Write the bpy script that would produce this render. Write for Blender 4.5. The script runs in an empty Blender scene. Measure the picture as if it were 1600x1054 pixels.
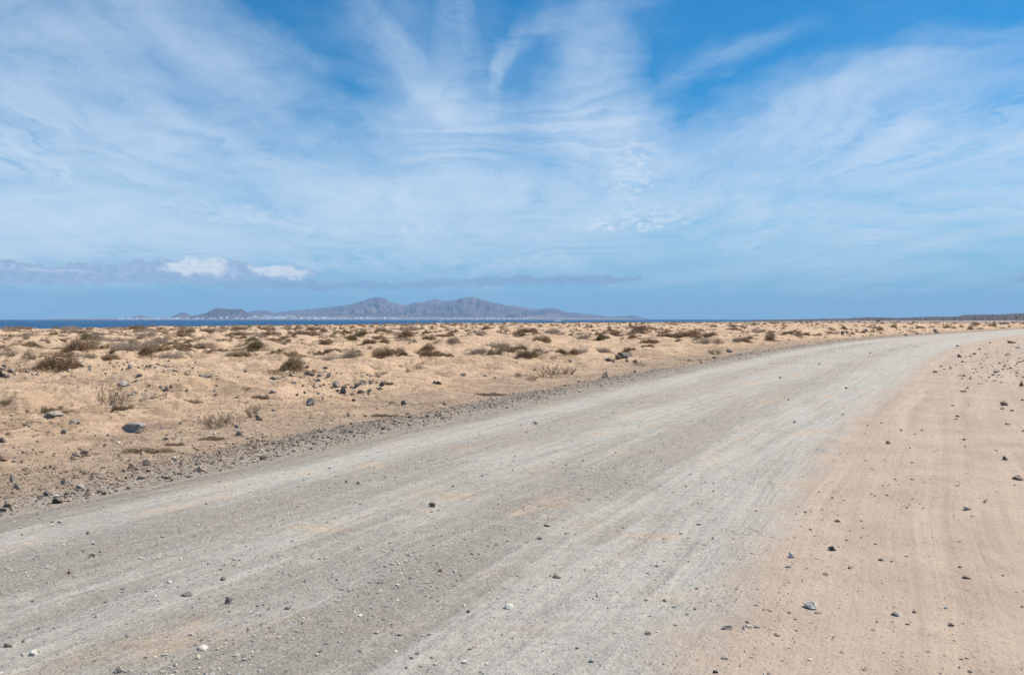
import bpy, math, random
import numpy as np
from mathutils import Vector, Matrix
random.seed(7); rng = np.random.default_rng(7)
SC = bpy.context.scene; COL = SC.collection
R = math.radians

# ------------------------------------------------------------------ camera
CAMH = 1.7; FPX = 1244.0; HZ = 498.6
PITCH = math.atan((527.0-HZ)/FPX)
cam = bpy.data.cameras.new('camera'); camo = bpy.data.objects.new('camera', cam); COL.objects.link(camo)
cam.sensor_width = 36.0; cam.lens = 36.0*FPX/1600.0
cam.clip_start = 0.1; cam.clip_end = 80000
camo.location = (0, 0, CAMH); camo.rotation_euler = (R(90)-PITCH, 0, 0)
SC.camera = camo

# ------------------------------------------------------------------ exposure
SC.view_settings.view_transform = 'Standard'; SC.view_settings.look = 'None'
SC.view_settings.gamma = 1.0; EXPO = 0.32; SC.view_settings.exposure = EXPO
SC.view_settings.use_curve_mapping = False
try: SC.cycles.transparent_max_bounces = 16
except Exception: pass

# ------------------------------------------------------------------ sun
SUN_EL, SUN_AZ = 58.0, 74.0       # degrees; azimuth clockwise from +Y
sl = bpy.data.lights.new('sun', 'SUN'); so = bpy.data.objects.new('sun', sl); COL.objects.link(so)
sl.energy = 4.9; sl.angle = R(0.53); sl.color = (1.0, 0.955, 0.885)
sd = Vector((math.sin(R(SUN_AZ))*math.cos(R(SUN_EL)), math.cos(R(SUN_AZ))*math.cos(R(SUN_EL)), math.sin(R(SUN_EL))))
so.rotation_euler = sd.to_track_quat('Z', 'Y').to_euler()

# ------------------------------------------------------------------ node helper
class NB:
    def __init__(s, tree): s.t = tree; s.n = tree.nodes; s.l = tree.links
    def put(s, sock, v):
        if v is None: return
        if isinstance(v, bpy.types.NodeSocket): s.l.new(v, sock)
        else:
            try: sock.default_value = v
            except Exception:
                if hasattr(v, '__len__') and len(v) == 3: sock.default_value = (*v, 1)
                else: sock.default_value = (v, v, v)
    def m(s, op, a, b=None, c=None, clamp=False):
        x = s.n.new('ShaderNodeMath'); x.operation = op; x.use_clamp = clamp
        for i, v in enumerate((a, b, c)): s.put(x.inputs[i], v)
        return x.outputs[0]
    def v(s, op, a, b=None, scale=None):
        x = s.n.new('ShaderNodeVectorMath'); x.operation = op
        s.put(x.inputs[0], a); s.put(x.inputs[1], b)
        if scale is not None: s.put(x.inputs['Scale'], scale)
        return x.outputs['Value'] if op in ('LENGTH', 'DOT_PRODUCT') else x.outputs[0]
    def noise(s, vec, scale, detail=4, rough=0.5, dist=0.0, color=False, dim='3D'):
        x = s.n.new('ShaderNodeTexNoise'); x.noise_dimensions = dim
        s.put(x.inputs['Vector'], vec); x.inputs['Scale'].default_value = scale
        x.inputs['Detail'].default_value = detail; x.inputs['Roughness'].default_value = rough
        x.inputs['Distortion'].default_value = dist
        return x.outputs['Color'] if color else x.outputs['Fac']
    def voro(s, vec, scale, feat='F1', out='Distance', rnd=1.0):
        x = s.n.new('ShaderNodeTexVoronoi'); x.feature = feat; s.put(x.inputs['Vector'], vec)
        x.inputs['Scale'].default_value = scale; x.inputs['Randomness'].default_value = rnd
        return x.outputs[out]
    def mapping(s, vec, loc=(0,0,0), rot=(0,0,0), sc=(1,1,1), typ='POINT'):
        x = s.n.new('ShaderNodeMapping'); x.vector_type = typ; s.put(x.inputs['Vector'], vec)
        x.inputs['Location'].default_value = loc; x.inputs['Rotation'].default_value = rot; x.inputs['Scale'].default_value = sc
        return x.outputs[0]
    def rng(s, v, a, b, c=0.0, d=1.0, smooth=True):
        x = s.n.new('ShaderNodeMapRange'); x.interpolation_type = 'SMOOTHSTEP' if smooth else 'LINEAR'
        s.put(x.inputs[0], v)
        for i, q in enumerate((a, b, c, d)): s.put(x.inputs[i+1], q)
        return x.outputs[0]
    def mix(s, f, a, b, mode='MIX'):
        x = s.n.new('ShaderNodeMix'); x.data_type = 'RGBA'; x.blend_type = mode
        s.put(x.inputs[0], f); s.put(x.inputs[6], (*a, 1) if isinstance(a, tuple) else a); s.put(x.inputs[7], (*b, 1) if isinstance(b, tuple) else b)
        return x.outputs[2]
    def ramp(s, f, stops, interp='LINEAR'):
        x = s.n.new('ShaderNodeValToRGB'); s.put(x.inputs[0], f); e = x.color_ramp.elements; x.color_ramp.interpolation = interp
        while len(e) < len(stops): e.new(0.5)
        for k, (p, c) in enumerate(stops): e[k].position = p; e[k].color = (*c, 1)
        return x.outputs[0]
    def sep(s, v):
        x = s.n.new('ShaderNodeSeparateXYZ'); s.put(x.inputs[0], v); return x.outputs
    def comb(s, a, b, c=0.0):
        x = s.n.new('ShaderNodeCombineXYZ')
        for i, v in enumerate((a, b, c)): s.put(x.inputs[i], v)
        return x.outputs[0]

def pix_dir(px, py):
    c, s_ = math.cos(PITCH), math.sin(PITCH); v = 527.0-py
    d = Vector((px-800.0, FPX*c+v*s_, -FPX*s_+v*c)); d.normalize(); return d

# ------------------------------------------------------------------ world: Nishita sky with high cirrus by direction
W = bpy.data.worlds.new('World'); SC.world = W; W.use_nodes = True
nb = NB(W.node_tree); W.node_tree.nodes.clear()
sky = nb.n.new('ShaderNodeTexSky'); sky.sky_type = 'NISHITA'; sky.sun_disc = False
sky.sun_elevation = R(SUN_EL); sky.sun_rotation = R(SUN_AZ); sky.air_density = 1.0; sky.dust_density = 0.3; sky.ozone_density = 3.0
SKYS = 0.10
tc = nb.n.new('ShaderNodeTexCoord'); D = tc.outputs['Generated']
X, Y, Z = nb.sep(nb.v('NORMALIZE', D))[:3]
az = nb.m('MULTIPLY', nb.m('ARCTAN2', X, Y), 57.2958)
el = nb.m('MULTIPLY', nb.m('ARCSINE', Z), 57.2958)
AE = nb.comb(az, el)
zz = nb.m('ADD', nb.m('MAXIMUM', Z, 0.0), 0.10)
PL = nb.comb(nb.m('DIVIDE', X, zz), nb.m('DIVIDE', Y, zz))        # coordinates on a high flat cloud layer
w1 = nb.v('SUBTRACT', nb.noise(PL, 0.9, 5, 0.6, color=True), (0.5, 0.5, 0.5))
w2 = nb.v('SUBTRACT', nb.noise(nb.mapping(PL, rot=(0,0,0.5), sc=(1.0,0.35,1)), 3.0, 6, 0.62, color=True), (0.5, 0.5, 0.5))
warp = nb.v('ADD', nb.v('MULTIPLY', w1, (6, 4, 0)), nb.v('MULTIPLY', w2, (7.5, 4.6, 0)))
AW = nb.v('ADD', AE, warp)
def blobs(vec, lst, grow=1.5):
    acc = None
    for (cx, cy, rx, ry, rot, w) in lst:
        d = pix_dir(cx, cy); a = math.degrees(math.atan2(d.x, d.y)); e = math.degrees(math.asin(d.z))
        k = 57.3/FPX*math.cos(R(a))*grow
        mp = nb.mapping(vec, loc=(a, e, 0), rot=(0, 0, R(rot)), sc=(rx*k, ry*k, 1), typ='TEXTURE')
        g = nb.n.new('ShaderNodeTexGradient'); g.gradient_type = 'SPHERICAL'; nb.l.new(mp, g.inputs[0])
        q = nb.m('SMOOTH_MIN', g.outputs[1], 0.55, 0.25)
        acc = nb.m('MULTIPLY_ADD', q, w*1.6, acc if acc is not None else 0.0)
    return acc
cirrus = blobs(AW, [
    (60,150,250,150,0,.50),(20,330,240,90,0,.48),(280,290,330,85,0,.52),(330,60,190,50,-32,.60),(80,30,160,40,-25,.35),(190,190,200,60,-20,.45),
    (430,230,160,50,-20,.45),(800,262,260,75,0,.85),(650,300,220,60,0,.6),(930,150,60,95,12,.60),(960,220,75,55,0,.6),
    (700,70,70,170,3,.20),(610,70,60,140,38,.16),(640,165,170,50,-28,.12),(900,30,150,40,16,.14),(1110,84,130,22,14,.20),(760,200,150,80,0,.30),
    (1350,165,200,60,0,.60),(1250,180,110,40,15,.45),(1560,190,160,70,0,.50),(1200,245,230,50,0,.55),(1420,300,270,75,0,.58),(1150,300,200,40,0,.5),
    (1000,345,420,28,0,.55),(1400,350,300,24,2,.40),(500,375,480,34,0,.50),(60,375,95,26,0,.60),(230,340,260,30,0,.45),
    (750,395,500,24,0,.35),(1500,70,200,30,0,.22),(820,330,300,40,0,.4),
    (450,425,520,36,0,.34),(1050,415,420,34,0,.40),(1500,410,350,40,0,.34),(400,330,420,60,0,.3),(-200,300,400,160,0,.6),(1800,250,300,120,0,.55),(-500,100,400,200,0,.5),(2300,200,500,160,0,.5)])
PW = nb.v('ADD', PL, nb.v('MULTIPLY', w1, (1.3, 1.3, 0)))
w3 = nb.v('SUBTRACT', nb.noise(PL, 2.6, 4, 0.55, color=True), (0.5, 0.5, 0.5)); PW = nb.v('ADD', PW, nb.v('MULTIPLY', w3, (0.14, 0.14, 0)))
st1 = nb.noise(nb.mapping(PW, rot=(0,0,0.12), sc=(1.0,0.12,1)), 8.0, 11, 0.64)
st2 = nb.noise(nb.mapping(PW, rot=(0,0,-0.75), sc=(0.16,1.0,1)), 5.5, 11, 0.63)
st4 = nb.noise(nb.mapping(PW, rot=(0,0,0.9), sc=(1.0,0.18,1)), 4.2, 10, 0.62)
st3 = nb.noise(PL, 1.3, 7, 0.6)
sel1 = nb.rng(nb.noise(PL, 0.55, 2, 0.5), 0.42, 0.58); sel2 = nb.rng(nb.noise(nb.mapping(PL, loc=(7,3,0)), 0.6, 2, 0.5), 0.40, 0.60)
fib = nb.m('ADD', nb.m('MULTIPLY', st1, nb.m('SUBTRACT', 1.0, sel1)), nb.m('MULTIPLY', st2, sel1))
fib = nb.m('ADD', nb.m('MULTIPLY', fib, nb.m('SUBTRACT', 1.0, nb.m('MULTIPLY', sel2, 0.6))), nb.m('MULTIPLY', st4, nb.m('MULTIPLY', sel2, 0.6)))
str_ = nb.m('ADD', nb.m('MULTIPLY', fib, 1.5), nb.m('MULTIPLY', st3, 0.8))
str_ = nb.rng(str_, 0.82, 1.48, 0.22, 1.50, False)
cd = nb.m('MULTIPLY', cirrus, str_)
cd = nb.m('ADD', cd, nb.rng(st3, 0.38, 0.72, 0.03, 0.16))
wisps = blobs(nb.v('ADD', AE, nb.v('ADD', nb.v('MULTIPLY', w2, (2.6, 1.7, 0)), nb.v('MULTIPLY', w3, (0.9, 0.6, 0)))), [
    (600,55,20,85,42,.36),(655,115,16,70,40,.34),(705,60,20,120,-2,.42),(740,90,12,80,14,.20),(690,165,14,60,62,.28),(560,120,10,90,78,.20),
    (777,128,9,48,-4,.40),(792,82,11,42,-26,.38),(830,48,13,46,-52,.36),(890,24,13,60,-68,.34),(980,8,12,70,-80,.28),
    (905,125,24,48,6,.40),(935,150,30,60,18,.34),(962,108,16,34,-48,.30),(1010,175,50,26,22,.32),(955,215,60,46,0,.36),(1000,235,26,30,-30,.30),
    (1145,80,8,66,-73,.28),(1090,100,9,60,-68,.20),(230,35,22,110,52,.34),(330,85,22,100,58,.34),(90,60,20,130,55,.30),(470,140,14,110,70,.20),
    (1330,130,22,160,-80,.30),(1240,180,24,90,-62,.30),(1500,205,26,160,-85,.26),(1420,100,14,120,-78,.16)], 1.7)
cd = nb.m('ADD', cd, nb.m('MULTIPLY', wisps, nb.rng(fib, 0.36, 0.60, 0.12, 0.85)))
ca = nb.m('MULTIPLY', nb.m('SUBTRACT', 1.0, nb.m('EXPONENT', nb.m('MULTIPLY', nb.m('MAXIMUM', nb.m('SUBTRACT', cd, 0.07), 0.0), -0.80))), 1.00)
# altocumulus puffs and ripples
puff = blobs(nb.v('ADD', AE, nb.v('MULTIPLY', w2, (5, 1.4, 0))), [
    (985,265,34,42,0,.8),(1000,340,75,16,0,.95),(955,352,55,12,0,.8),(660,357,45,11,0,.8),(840,405,60,9,0,.6),
    (330,330,110,16,0,.5),(470,355,110,12,0,.5),(1260,325,90,8,0,.5),(1380,374,22,6,0,.7),(1550,330,70,6,0,.4),(720,410,50,6,0,.4)])
pn = nb.noise(nb.mapping(AE, sc=(1.0, 2.4, 1)), 1.35, 6, 0.62, 0.5)
pa = nb.m('MULTIPLY', nb.rng(pn, 0.46, 0.64), puff)
pa = nb.m('MULTIPLY', pa, 0.75, clamp=True)
base = sky.outputs[0]
hsv = nb.n.new('ShaderNodeHueSaturation'); hsv.inputs['Hue'].default_value = 0.497; hsv.inputs['Saturation'].default_value = 1.12; hsv.inputs['Value'].default_value = 0.83
nb.l.new(nb.mix(1.0, base, (0.46, 0.90, 1.14), 'MULTIPLY'), hsv.inputs['Color'])
k = 1.0/SKYS/2**EXPO
skycol = nb.mix(nb.rng(el, 0.0, 13.0, 0.92, 0.0), hsv.outputs[0], (0.215*k, 0.50*k, 0.74*k))
c1 = nb.mix(ca, skycol, (0.655*k, 0.79*k, 0.94*k))
c1 = nb.mix(pa, c1, (0.74*k, 0.84*k, 0.95*k))
# low stratocumulus bank with lit tops
bw = nb.v('SUBTRACT', nb.noise(nb.mapping(AE, sc=(1, 1.5, 1)), 1.25, 8, 0.60, color=True), (0.5, 0.5, 0.5))
BV = nb.v('ADD', AE, nb.v('MULTIPLY', bw, (2.0, 1.35, 0)))
bank = blobs(BV, [(40,426,140,15,0,1.),(-120,426,140,14,0,1.),(170,429,120,13,0,1.),(300,424,110,17,0,1.),(325,416,50,12,0,.9),(430,427,62,10,0,1.)], 1.3)
bank2 = blobs(BV, [(870,437,120,6,0,.8),(600,446,140,7,0,.45),(740,441,110,6,0,.5),(940,438,60,4,0,.6),(420,446,120,8,0,.4),(1750,432,160,10,0,.8),(-400,425,250,12,0,1)], 1.3)
white = blobs(BV, [(312,412,38,13,0,1.),(286,420,34,9,0,.6),(345,424,34,8,0,.45),(418,420,28,10,0,1.),(456,428,30,9,0,.7),(50,419,60,4,0,.35),(150,424,60,4,0,.3)], 1.3)
ba = nb.rng(bank, 0.10, 0.48, 0.0, 0.88); b2a = nb.rng(bank2, 0.06, 0.55, 0.0, 0.80)
wa = nb.rng(white, 0.05, 0.75, 0.0, 1.0)
bn = nb.noise(nb.mapping(AE, sc=(1, 2.2, 1)), 1.6, 6, 0.6)
bcol = nb.mix(nb.rng(bn, 0.35, 0.68), (0.31*k, 0.445*k, 0.65*k), (0.45*k, 0.585*k, 0.77*k))
bcol = nb.mix(wa, bcol, nb.mix(nb.rng(bn, 0.3, 0.62), (0.66*k, 0.74*k, 0.86*k), (0.92*k, 0.95*k, 0.98*k)))
c2 = nb.mix(b2a, c1, (0.26*k, 0.395*k, 0.62*k))
c2 = nb.mix(ba, c2, bcol)
bg = nb.n.new('ShaderNodeBackground'); nb.l.new(c2, bg.inputs[0]); bg.inputs[1].default_value = SKYS
wo = nb.n.new('ShaderNodeOutputWorld'); nb.l.new(bg.outputs[0], wo.inputs[0])
W.cycles.sampling_method = 'MANUAL'; W.cycles.sample_map_resolution = 512

# ------------------------------------------------------------------ materials
def new_mat(name):
    m = bpy.data.materials.new(name); m.use_nodes = True; m.node_tree.nodes.clear()
    b = NB(m.node_tree); p = b.n.new('ShaderNodeBsdfPrincipled'); o = b.n.new('ShaderNodeOutputMaterial')
    b.l.new(p.outputs[0], o.inputs[0]); p.inputs['Roughness'].default_value = 0.9
    p.inputs['Specular IOR Level'].default_value = 0.15
    return m, b, p
def bump(b, p, h, strength=1.0, dist=0.01, nrm=None):
    x = b.n.new('ShaderNodeBump'); x.inputs['Strength'].default_value = strength; x.inputs['Distance'].default_value = dist
    b.l.new(h, x.inputs['Height'])
    if nrm: b.l.new(nrm, x.inputs['Normal'])
    b.l.new(x.outputs[0], p.inputs['Normal']); return x.outputs[0]
def attr(b, name):
    a = b.n.new('ShaderNodeAttribute'); a.attribute_name = name; return a
def objco(b): return b.n.new('ShaderNodeNewGeometry').outputs['Position']

def sand(b, P, rd):
    rd = b.m('ADD', rd, b.m('MULTIPLY', b.noise(P, 0.16, 1, 0.4), 0.6))
    n3 = b.noise(P, 9.0, 5, 0.65); n4 = b.noise(P, 70.0, 4, 0.7); y = b.sep(P)[1]
    t1 = b.noise(b.comb(b.m('MULTIPLY', rd, 2.6), b.m('MULTIPLY', y, 0.10)), 1.0, 5, 0.55)
    t2 = b.noise(b.comb(b.m('MULTIPLY', rd, 9.0), b.m('MULTIPLY', y, 0.22)), 1.0, 4, 0.6)
    c = b.mix(b.rng(b.noise(P, 1.1, 6, 0.6), 0.35, 0.68), (0.402, 0.302, 0.226), (0.475, 0.360, 0.272))
    c = b.mix(b.rng(t1, 0.50, 0.60, 0.0, 0.42), c, (0.520, 0.396, 0.292))
    c = b.mix(b.rng(t1, 0.36, 0.47, 0.36, 0.0), c, (0.335, 0.262, 0.205))
    c = b.mix(b.rng(t2, 0.54, 0.64, 0.0, 0.24), c, (0.32, 0.25, 0.195))
    c = b.mix(b.rng(n3, 0.50, 0.75, 0, 0.40), c, (0.32, 0.245, 0.185))
    c = b.mix(b.rng(n4, 0.38, 0.58, 0.25, 0.0), c, (0.18, 0.14, 0.11))
    c = b.mix(b.rng(n4, 0.60, 0.74, 0.0, 0.25), c, (0.66, 0.55, 0.44))
    h = b.m('ADD', b.m('ADD', b.m('MULTIPLY', n3, 0.020), b.m('MULTIPLY', n4, 0.005)), b.m('ADD', b.m('MULTIPLY', b.noise(P, 28, 5, 0.7), 0.010), b.m('ADD', b.m('MULTIPLY', t1, 0.035), b.m('MULTIPLY', t2, 0.013))))
    return c, h

def mat_ground():
    m, b, p = new_mat('sandy_ground'); P = objco(b)
    rd = attr(b, 'road_side').outputs['Fac']            # signed metres to the road edge (left negative)
    n1 = b.noise(P, 0.35, 6, 0.6); n2 = b.noise(P, 1.7, 6, 0.62, 0.4); n3 = b.noise(P, 9.0, 5, 0.65); n4 = b.noise(P, 70.0, 4, 0.7)
    c = b.mix(b.rng(n2, 0.36, 0.66), (0.430, 0.280, 0.175), (0.665, 0.455, 0.300))
    c = b.mix(b.rng(n1, 0.50, 0.68, 0, 0.75), c, (0.640, 0.410, 0.235))
    c = b.mix(b.rng(b.noise(P, 0.9, 5, 0.6), 0.56, 0.70, 0, 0.45), c, (0.335, 0.262, 0.20))
    c = b.mix(b.rng(n3, 0.48, 0.75, 0, 0.35), c, (0.36, 0.27, 0.19))
    SP = b.comb(b.m('MULTIPLY', b.sep(P)[0], 0.8), b.m('MULTIPLY', b.sep(P)[1], 0.8), b.m('MULTIPLY', b.sep(P)[2], 9.0))
    cr1 = b.noise(SP, 1.3, 7, 0.68, 0.8)  # banded crust tone, with the dark lines of ledge shade painted in
    c = b.mix(b.rng(cr1, 0.52, 0.66, 0, 0.62), c, (0.285, 0.200, 0.138))
    c = b.mix(b.rng(cr1, 0.30, 0.42, 0.40, 0), c, (0.64, 0.46, 0.31))
    c = b.mix(b.rng(b.noise(P, 4.0, 6, 0.72), 0.53, 0.68, 0, 0.45), c, (0.255, 0.185, 0.130))
    # gritty brown verge on the left of the road
    lv = b.rng(b.m('ADD', rd, b.m('MULTIPLY', b.m('SUBTRACT', b.noise(P, 0.5, 5, 0.6), 0.5), 5.0)), -4.6, -1.2)
    rightside = attr(b, 'right_side').outputs['Fac']
    lv = b.m('MULTIPLY', lv, b.m('SUBTRACT', 1.0, rightside))
    vc = b.mix(b.rng(b.noise(P, 6.0, 6, 0.7), 0.35, 0.68), (0.27, 0.200, 0.142), (0.46, 0.335, 0.232))
    c = b.mix(b.m('MULTIPLY', lv, 0.88), c, vc)
    # dark gravel windrow by the edge
    gw = b.rng(b.m('ADD', rd, b.m('MULTIPLY', b.m('SUBTRACT', b.noise(P, 0.7, 4, 0.6), 0.5), 1.2)), -1.15, -0.70)
    gw = b.m('MULTIPLY', gw, b.rng(rd, -0.05, -0.35))
    dist = b.v('LENGTH', P)
    gw = b.m('MULTIPLY', gw, b.rng(dist, 8.5, 13.0, 0.25, 1.0))
    gw = b.m('MULTIPLY', b.m('MULTIPLY', gw, b.m('SUBTRACT', 1.0, rightside)), b.rng(b.noise(P, 0.22, 3, 0.5), 0.36, 0.56))
    c = b.mix(b.m('MULTIPLY', gw, 0.8), c, b.mix(n4, (0.13, 0.115, 0.10), (0.36, 0.32, 0.28)))
    # pale sand and painted sunlight on the crests, brown grit next to the gravel
    c = b.mix(b.m('MULTIPLY', b.rng(b.m('ADD', b.sep(P)[2], b.m('MULTIPLY', n2, 0.12)), 0.08, 0.26, 0, 0.40), b.m('SUBTRACT', 1.0, lv)), c, (0.700, 0.490, 0.315))
    c = b.mix(b.m('MULTIPLY', b.rng(b.m('ADD', rd, b.m('MULTIPLY', b.noise(P, 1.5, 4, 0.6), 0.5)), -0.45, -0.05, 0.0, 0.85), b.m('SUBTRACT', 1.0, rightside)), c, b.mix(n3, (0.27, 0.225, 0.18), (0.40, 0.345, 0.285)))
    pc, ph = sand(b, P, rd)
    c = b.mix(rightside, c, pc)
    # fine grains and small dark chips lying everywhere
    c = b.mix(b.m('MULTIPLY', b.rng(n4, 0.40, 0.62, 0.18, 0.0), b.m('SUBTRACT', 1.0, rightside)), c, (0.16, 0.12, 0.09))
    for sc_, th, w in ((38.0, 0.17, 0.7), (14.0, 0.13, 0.75)):
        wv = b.v('ADD', P, b.v('SCALE', b.noise(P, sc_*1.7, 2, 0.5, color=True), scale=0.6/sc_))
        d = b.voro(wv, sc_); cr = b.sep(b.voro(wv, sc_, out='Color'))
        dens = b.rng(b.noise(P, 0.8, 4, 0.65), 0.42, 0.72, 0.05, 0.42)
        dens = b.m('ADD', dens, b.m('MULTIPLY', lv, 0.30))
        on = b.m('MULTIPLY', b.m('LESS_THAN', d, b.m('MULTIPLY', b.m('ADD', cr[1], 0.6), th)), b.m('LESS_THAN', cr[0], dens))
        c = b.mix(b.m('MULTIPLY', on, w), c, b.mix(cr[2], (0.075, 0.065, 0.06), (0.36, 0.29, 0.23)))
    b.l.new(c, p.inputs['Base Color']); p.inputs['Specular IOR Level'].default_value = 0.05; p.inputs['Roughness'].default_value = 1.0
    h = b.m('ADD', b.m('ADD', b.m('MULTIPLY', b.noise(SP, 3.2, 6, 0.68), 0.11), b.m('MULTIPLY', n3, 0.040)), b.m('ADD', b.m('MULTIPLY', n4, 0.006), b.m('MULTIPLY', b.noise(P, 28, 5, 0.7), 0.014)))
    hm = b.n.new('ShaderNodeMix'); b.put(hm.inputs[0], rightside); b.put(hm.inputs[2], h); b.put(hm.inputs[3], ph)
    bump(b, p, hm.outputs[0], 1.0, 1.0)
    return m

def mat_road():
    m, b, p = new_mat('gravel_road'); P = objco(b)
    uv = attr(b, 'road_uv').outputs['Vector']; u, v, rdd = b.sep(uv)[:3]     # metres along, fraction across
    ST = b.comb(b.m('MULTIPLY', u, 0.32), b.m('MULTIPLY', v, 6.5))
    s1 = b.noise(ST, 1.5, 7, 0.62); s2 = b.noise(ST, 0.6, 5, 0.6); pt = b.noise(P, 0.9, 6, 0.6); g = b.noise(P, 60.0, 5, 0.75); g2 = b.noise(P, 14.0, 5, 0.7)
    s3 = b.noise(b.comb(b.m('MULTIPLY', u, 1.1), b.m('MULTIPLY', v, 9.0)), 3.2, 6, 0.7)
    vv = b.m('ADD', v, b.m('MULTIPLY', b.m('SUBTRACT', s2, 0.5), 0.16))
    tone = b.ramp(vv, [(0.0,(0,0,0)),(0.06,(.25,.25,.25)),(0.13,(.95,.95,.95)),(0.20,(.85,.85,.85)),(0.27,(.15,.15,.15)),(0.34,(.1,.1,.1)),(0.42,(.8,.8,.8)),
                       (0.50,(.7,.7,.7)),(0.57,(.55,.55,.55)),(0.64,(.08,.08,.08)),(0.70,(.05,.05,.05)),(0.77,(.85,.85,.85)),(0.88,(1,1,1)),(1.0,(.7,.7,.7))])
    t = b.m('ADD', b.m('MULTIPLY_ADD', tone, 0.62, b.m('MULTIPLY_ADD', b.noise(b.comb(b.m('MULTIPLY', u, 0.35), b.m('MULTIPLY', v, 34.0)), 1.0, 4, 0.6), 1.5, -0.62)), b.m('ADD', b.m('MULTIPLY', b.m('SUBTRACT', s1, 0.5), 1.15), b.m('MULTIPLY', b.m('SUBTRACT', s3, 0.5), 0.8)))
    c = b.mix(b.rng(t, 0.1, 0.85), (0.474, 0.406, 0.328), (0.466, 0.421, 0.356))
    c = b.mix(b.rng(b.m('ADD', pt, b.m('MULTIPLY', s1, 0.6)), 0.84, 0.98, 0.0, 0.75), c, (0.54, 0.405, 0.285))
    c = b.mix(b.rng(b.noise(P, 0.35, 5, 0.6), 0.5, 0.7, 0, 0.35), c, (0.37, 0.325, 0.275))
    c = b.mix(b.rng(g, 0.33, 0.55, 0.50, 0.0), c, (0.15, 0.13, 0.115))
    c = b.mix(b.rng(g, 0.58, 0.72, 0.0, 0.55), c, (0.58, 0.51, 0.43))
    c = b.mix(b.rng(g2, 0.35, 0.6, 0.28, 0.0), c, (0.20, 0.175, 0.15))
    c = b.mix(b.rng(g2, 0.58, 0.75, 0.0, 0.3), c, (0.46, 0.42, 0.37))
    pc, ph = sand(b, P, rdd)
    e = b.m('ADD', v, b.m('MULTIPLY', b.m('SUBTRACT', b.noise(P, 1.3, 5, 0.6), 0.5), 0.16))
    eb = b.rng(e, 0.915, 1.02); c = b.mix(eb, c, pc)
    c = b.mix(b.rng(e, 0.0, 0.10, 0.75, 0.0), c, (0.30, 0.25, 0.20))
    for sc_, th in ((55.0, 0.30), (22.0, 0.20)):
        wv = b.v('ADD', P, b.v('SCALE', b.noise(P, sc_*1.7, 2, 0.5, color=True), scale=0.6/sc_))
        d = b.voro(wv, sc_); cr = b.sep(b.voro(wv, sc_, out='Color'))
        loose = b.m('MULTIPLY', b.rng(t, 0.15, 0.8, 0.55, 0.16), b.m('SUBTRACT', 1.0, b.m('MULTIPLY', eb, 0.8)))
        on = b.m('MULTIPLY', b.m('LESS_THAN', d, b.m('MULTIPLY', b.m('ADD', cr[1], 0.5), th)), b.m('LESS_THAN', cr[0], loose))
        c = b.mix(b.m('MULTIPLY', on, 0.6), c, b.mix(cr[2], (0.12, 0.11, 0.105), (0.52, 0.45, 0.37)))
    b.l.new(c, p.inputs['Base Color']); p.inputs['Specular IOR Level'].default_value = 0.1
    rough = b.rng(t, 0.1, 0.9, 1.5, 0.55)
    h = b.m('ADD', b.m('MULTIPLY', g, 0.011), b.m('ADD', b.m('MULTIPLY', b.noise(P, 14, 7, 0.75), 0.030), b.m('MULTIPLY', b.voro(P, 45), -0.003)))
    wash = b.m('ADD', b.m('MULTIPLY', b.noise(b.comb(b.m('MULTIPLY', u, 3.6), b.m('MULTIPLY', v, 5.0)), 1.0, 3, 0.5), 0.045), b.m('MULTIPLY', b.noise(b.comb(b.m('MULTIPLY', u, 0.3), b.m('MULTIPLY', v, 34.0)), 1.0, 4, 0.6), 0.045))
    hm = b.n.new('ShaderNodeMix'); b.put(hm.inputs[0], eb); b.put(hm.inputs[2], b.m('ADD', b.m('MULTIPLY', h, rough), wash)); b.put(hm.inputs[3], ph)
    bump(b, p, hm.outputs[0], 1.0, 1.0)
    return m

def mat_rock(name, a, c2, spots=(0.42,0.35,0.28)):
    m, b, p = new_mat(name); tcn = b.n.new('ShaderNodeTexCoord').outputs['Object']
    oi = b.n.new('ShaderNodeObjectInfo').outputs['Random']
    q = b.v('ADD', tcn, b.comb(b.m('MULTIPLY', oi, 37.0), b.m('MULTIPLY', oi, 11.0)))
    n = b.noise(q, 3.0, 7, 0.68); n2 = b.noise(q, 14.0, 5, 0.7)
    c = b.mix(b.rng(n, 0.3, 0.7), a, c2); c = b.mix(b.rng(n2, 0.58, 0.75, 0, 0.4), c, spots)
    c = b.mix(b.rng(n2, 0.30, 0.45, 0.4, 0), c, tuple(x*0.45 for x in a))
    nz = b.sep(b.n.new('ShaderNodeNewGeometry').outputs['Normal'])[2]
    c = b.mix(b.m('MULTIPLY', b.rng(nz, 0.35, 1.0), b.rng(n, 0.38, 0.60, 0.1, 0.65)), c, (0.42, 0.33, 0.25))   # settled dust
    b.l.new(c, p.inputs['Base Color'])
    bump(b, p, b.m('ADD', b.m('MULTIPLY', n, 0.7), b.m('MULTIPLY', n2, 0.3)), 0.6, 0.02)
    return m

def mat_pebbles(name, stops):
    m, b, p = new_mat(name); ge = b.n.new('ShaderNodeNewGeometry')
    c = b.ramp(ge.outputs['Random Per Island'], stops, 'CONSTANT')
    n = b.noise(ge.outputs['Position'], 90.0, 3, 0.6)
    c = b.mix(b.rng(n, 0.35, 0.65, 0.25, 0.0), c, (0.13, 0.115, 0.10))
    b.l.new(c, p.inputs['Base Color']); return m

def mat_plant(name, stops, trans=0.15):
    m, b, p = new_mat(name); ge = b.n.new('ShaderNodeNewGeometry'); oi = b.n.new('ShaderNodeObjectInfo').outputs['Random']
    c = b.ramp(b.m('FRACT', b.m('ADD', ge.outputs['Random Per Island'], b.m('MULTIPLY', oi, 0.22))), stops)
    b.l.new(c, p.inputs['Base Color'])
    return m

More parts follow.
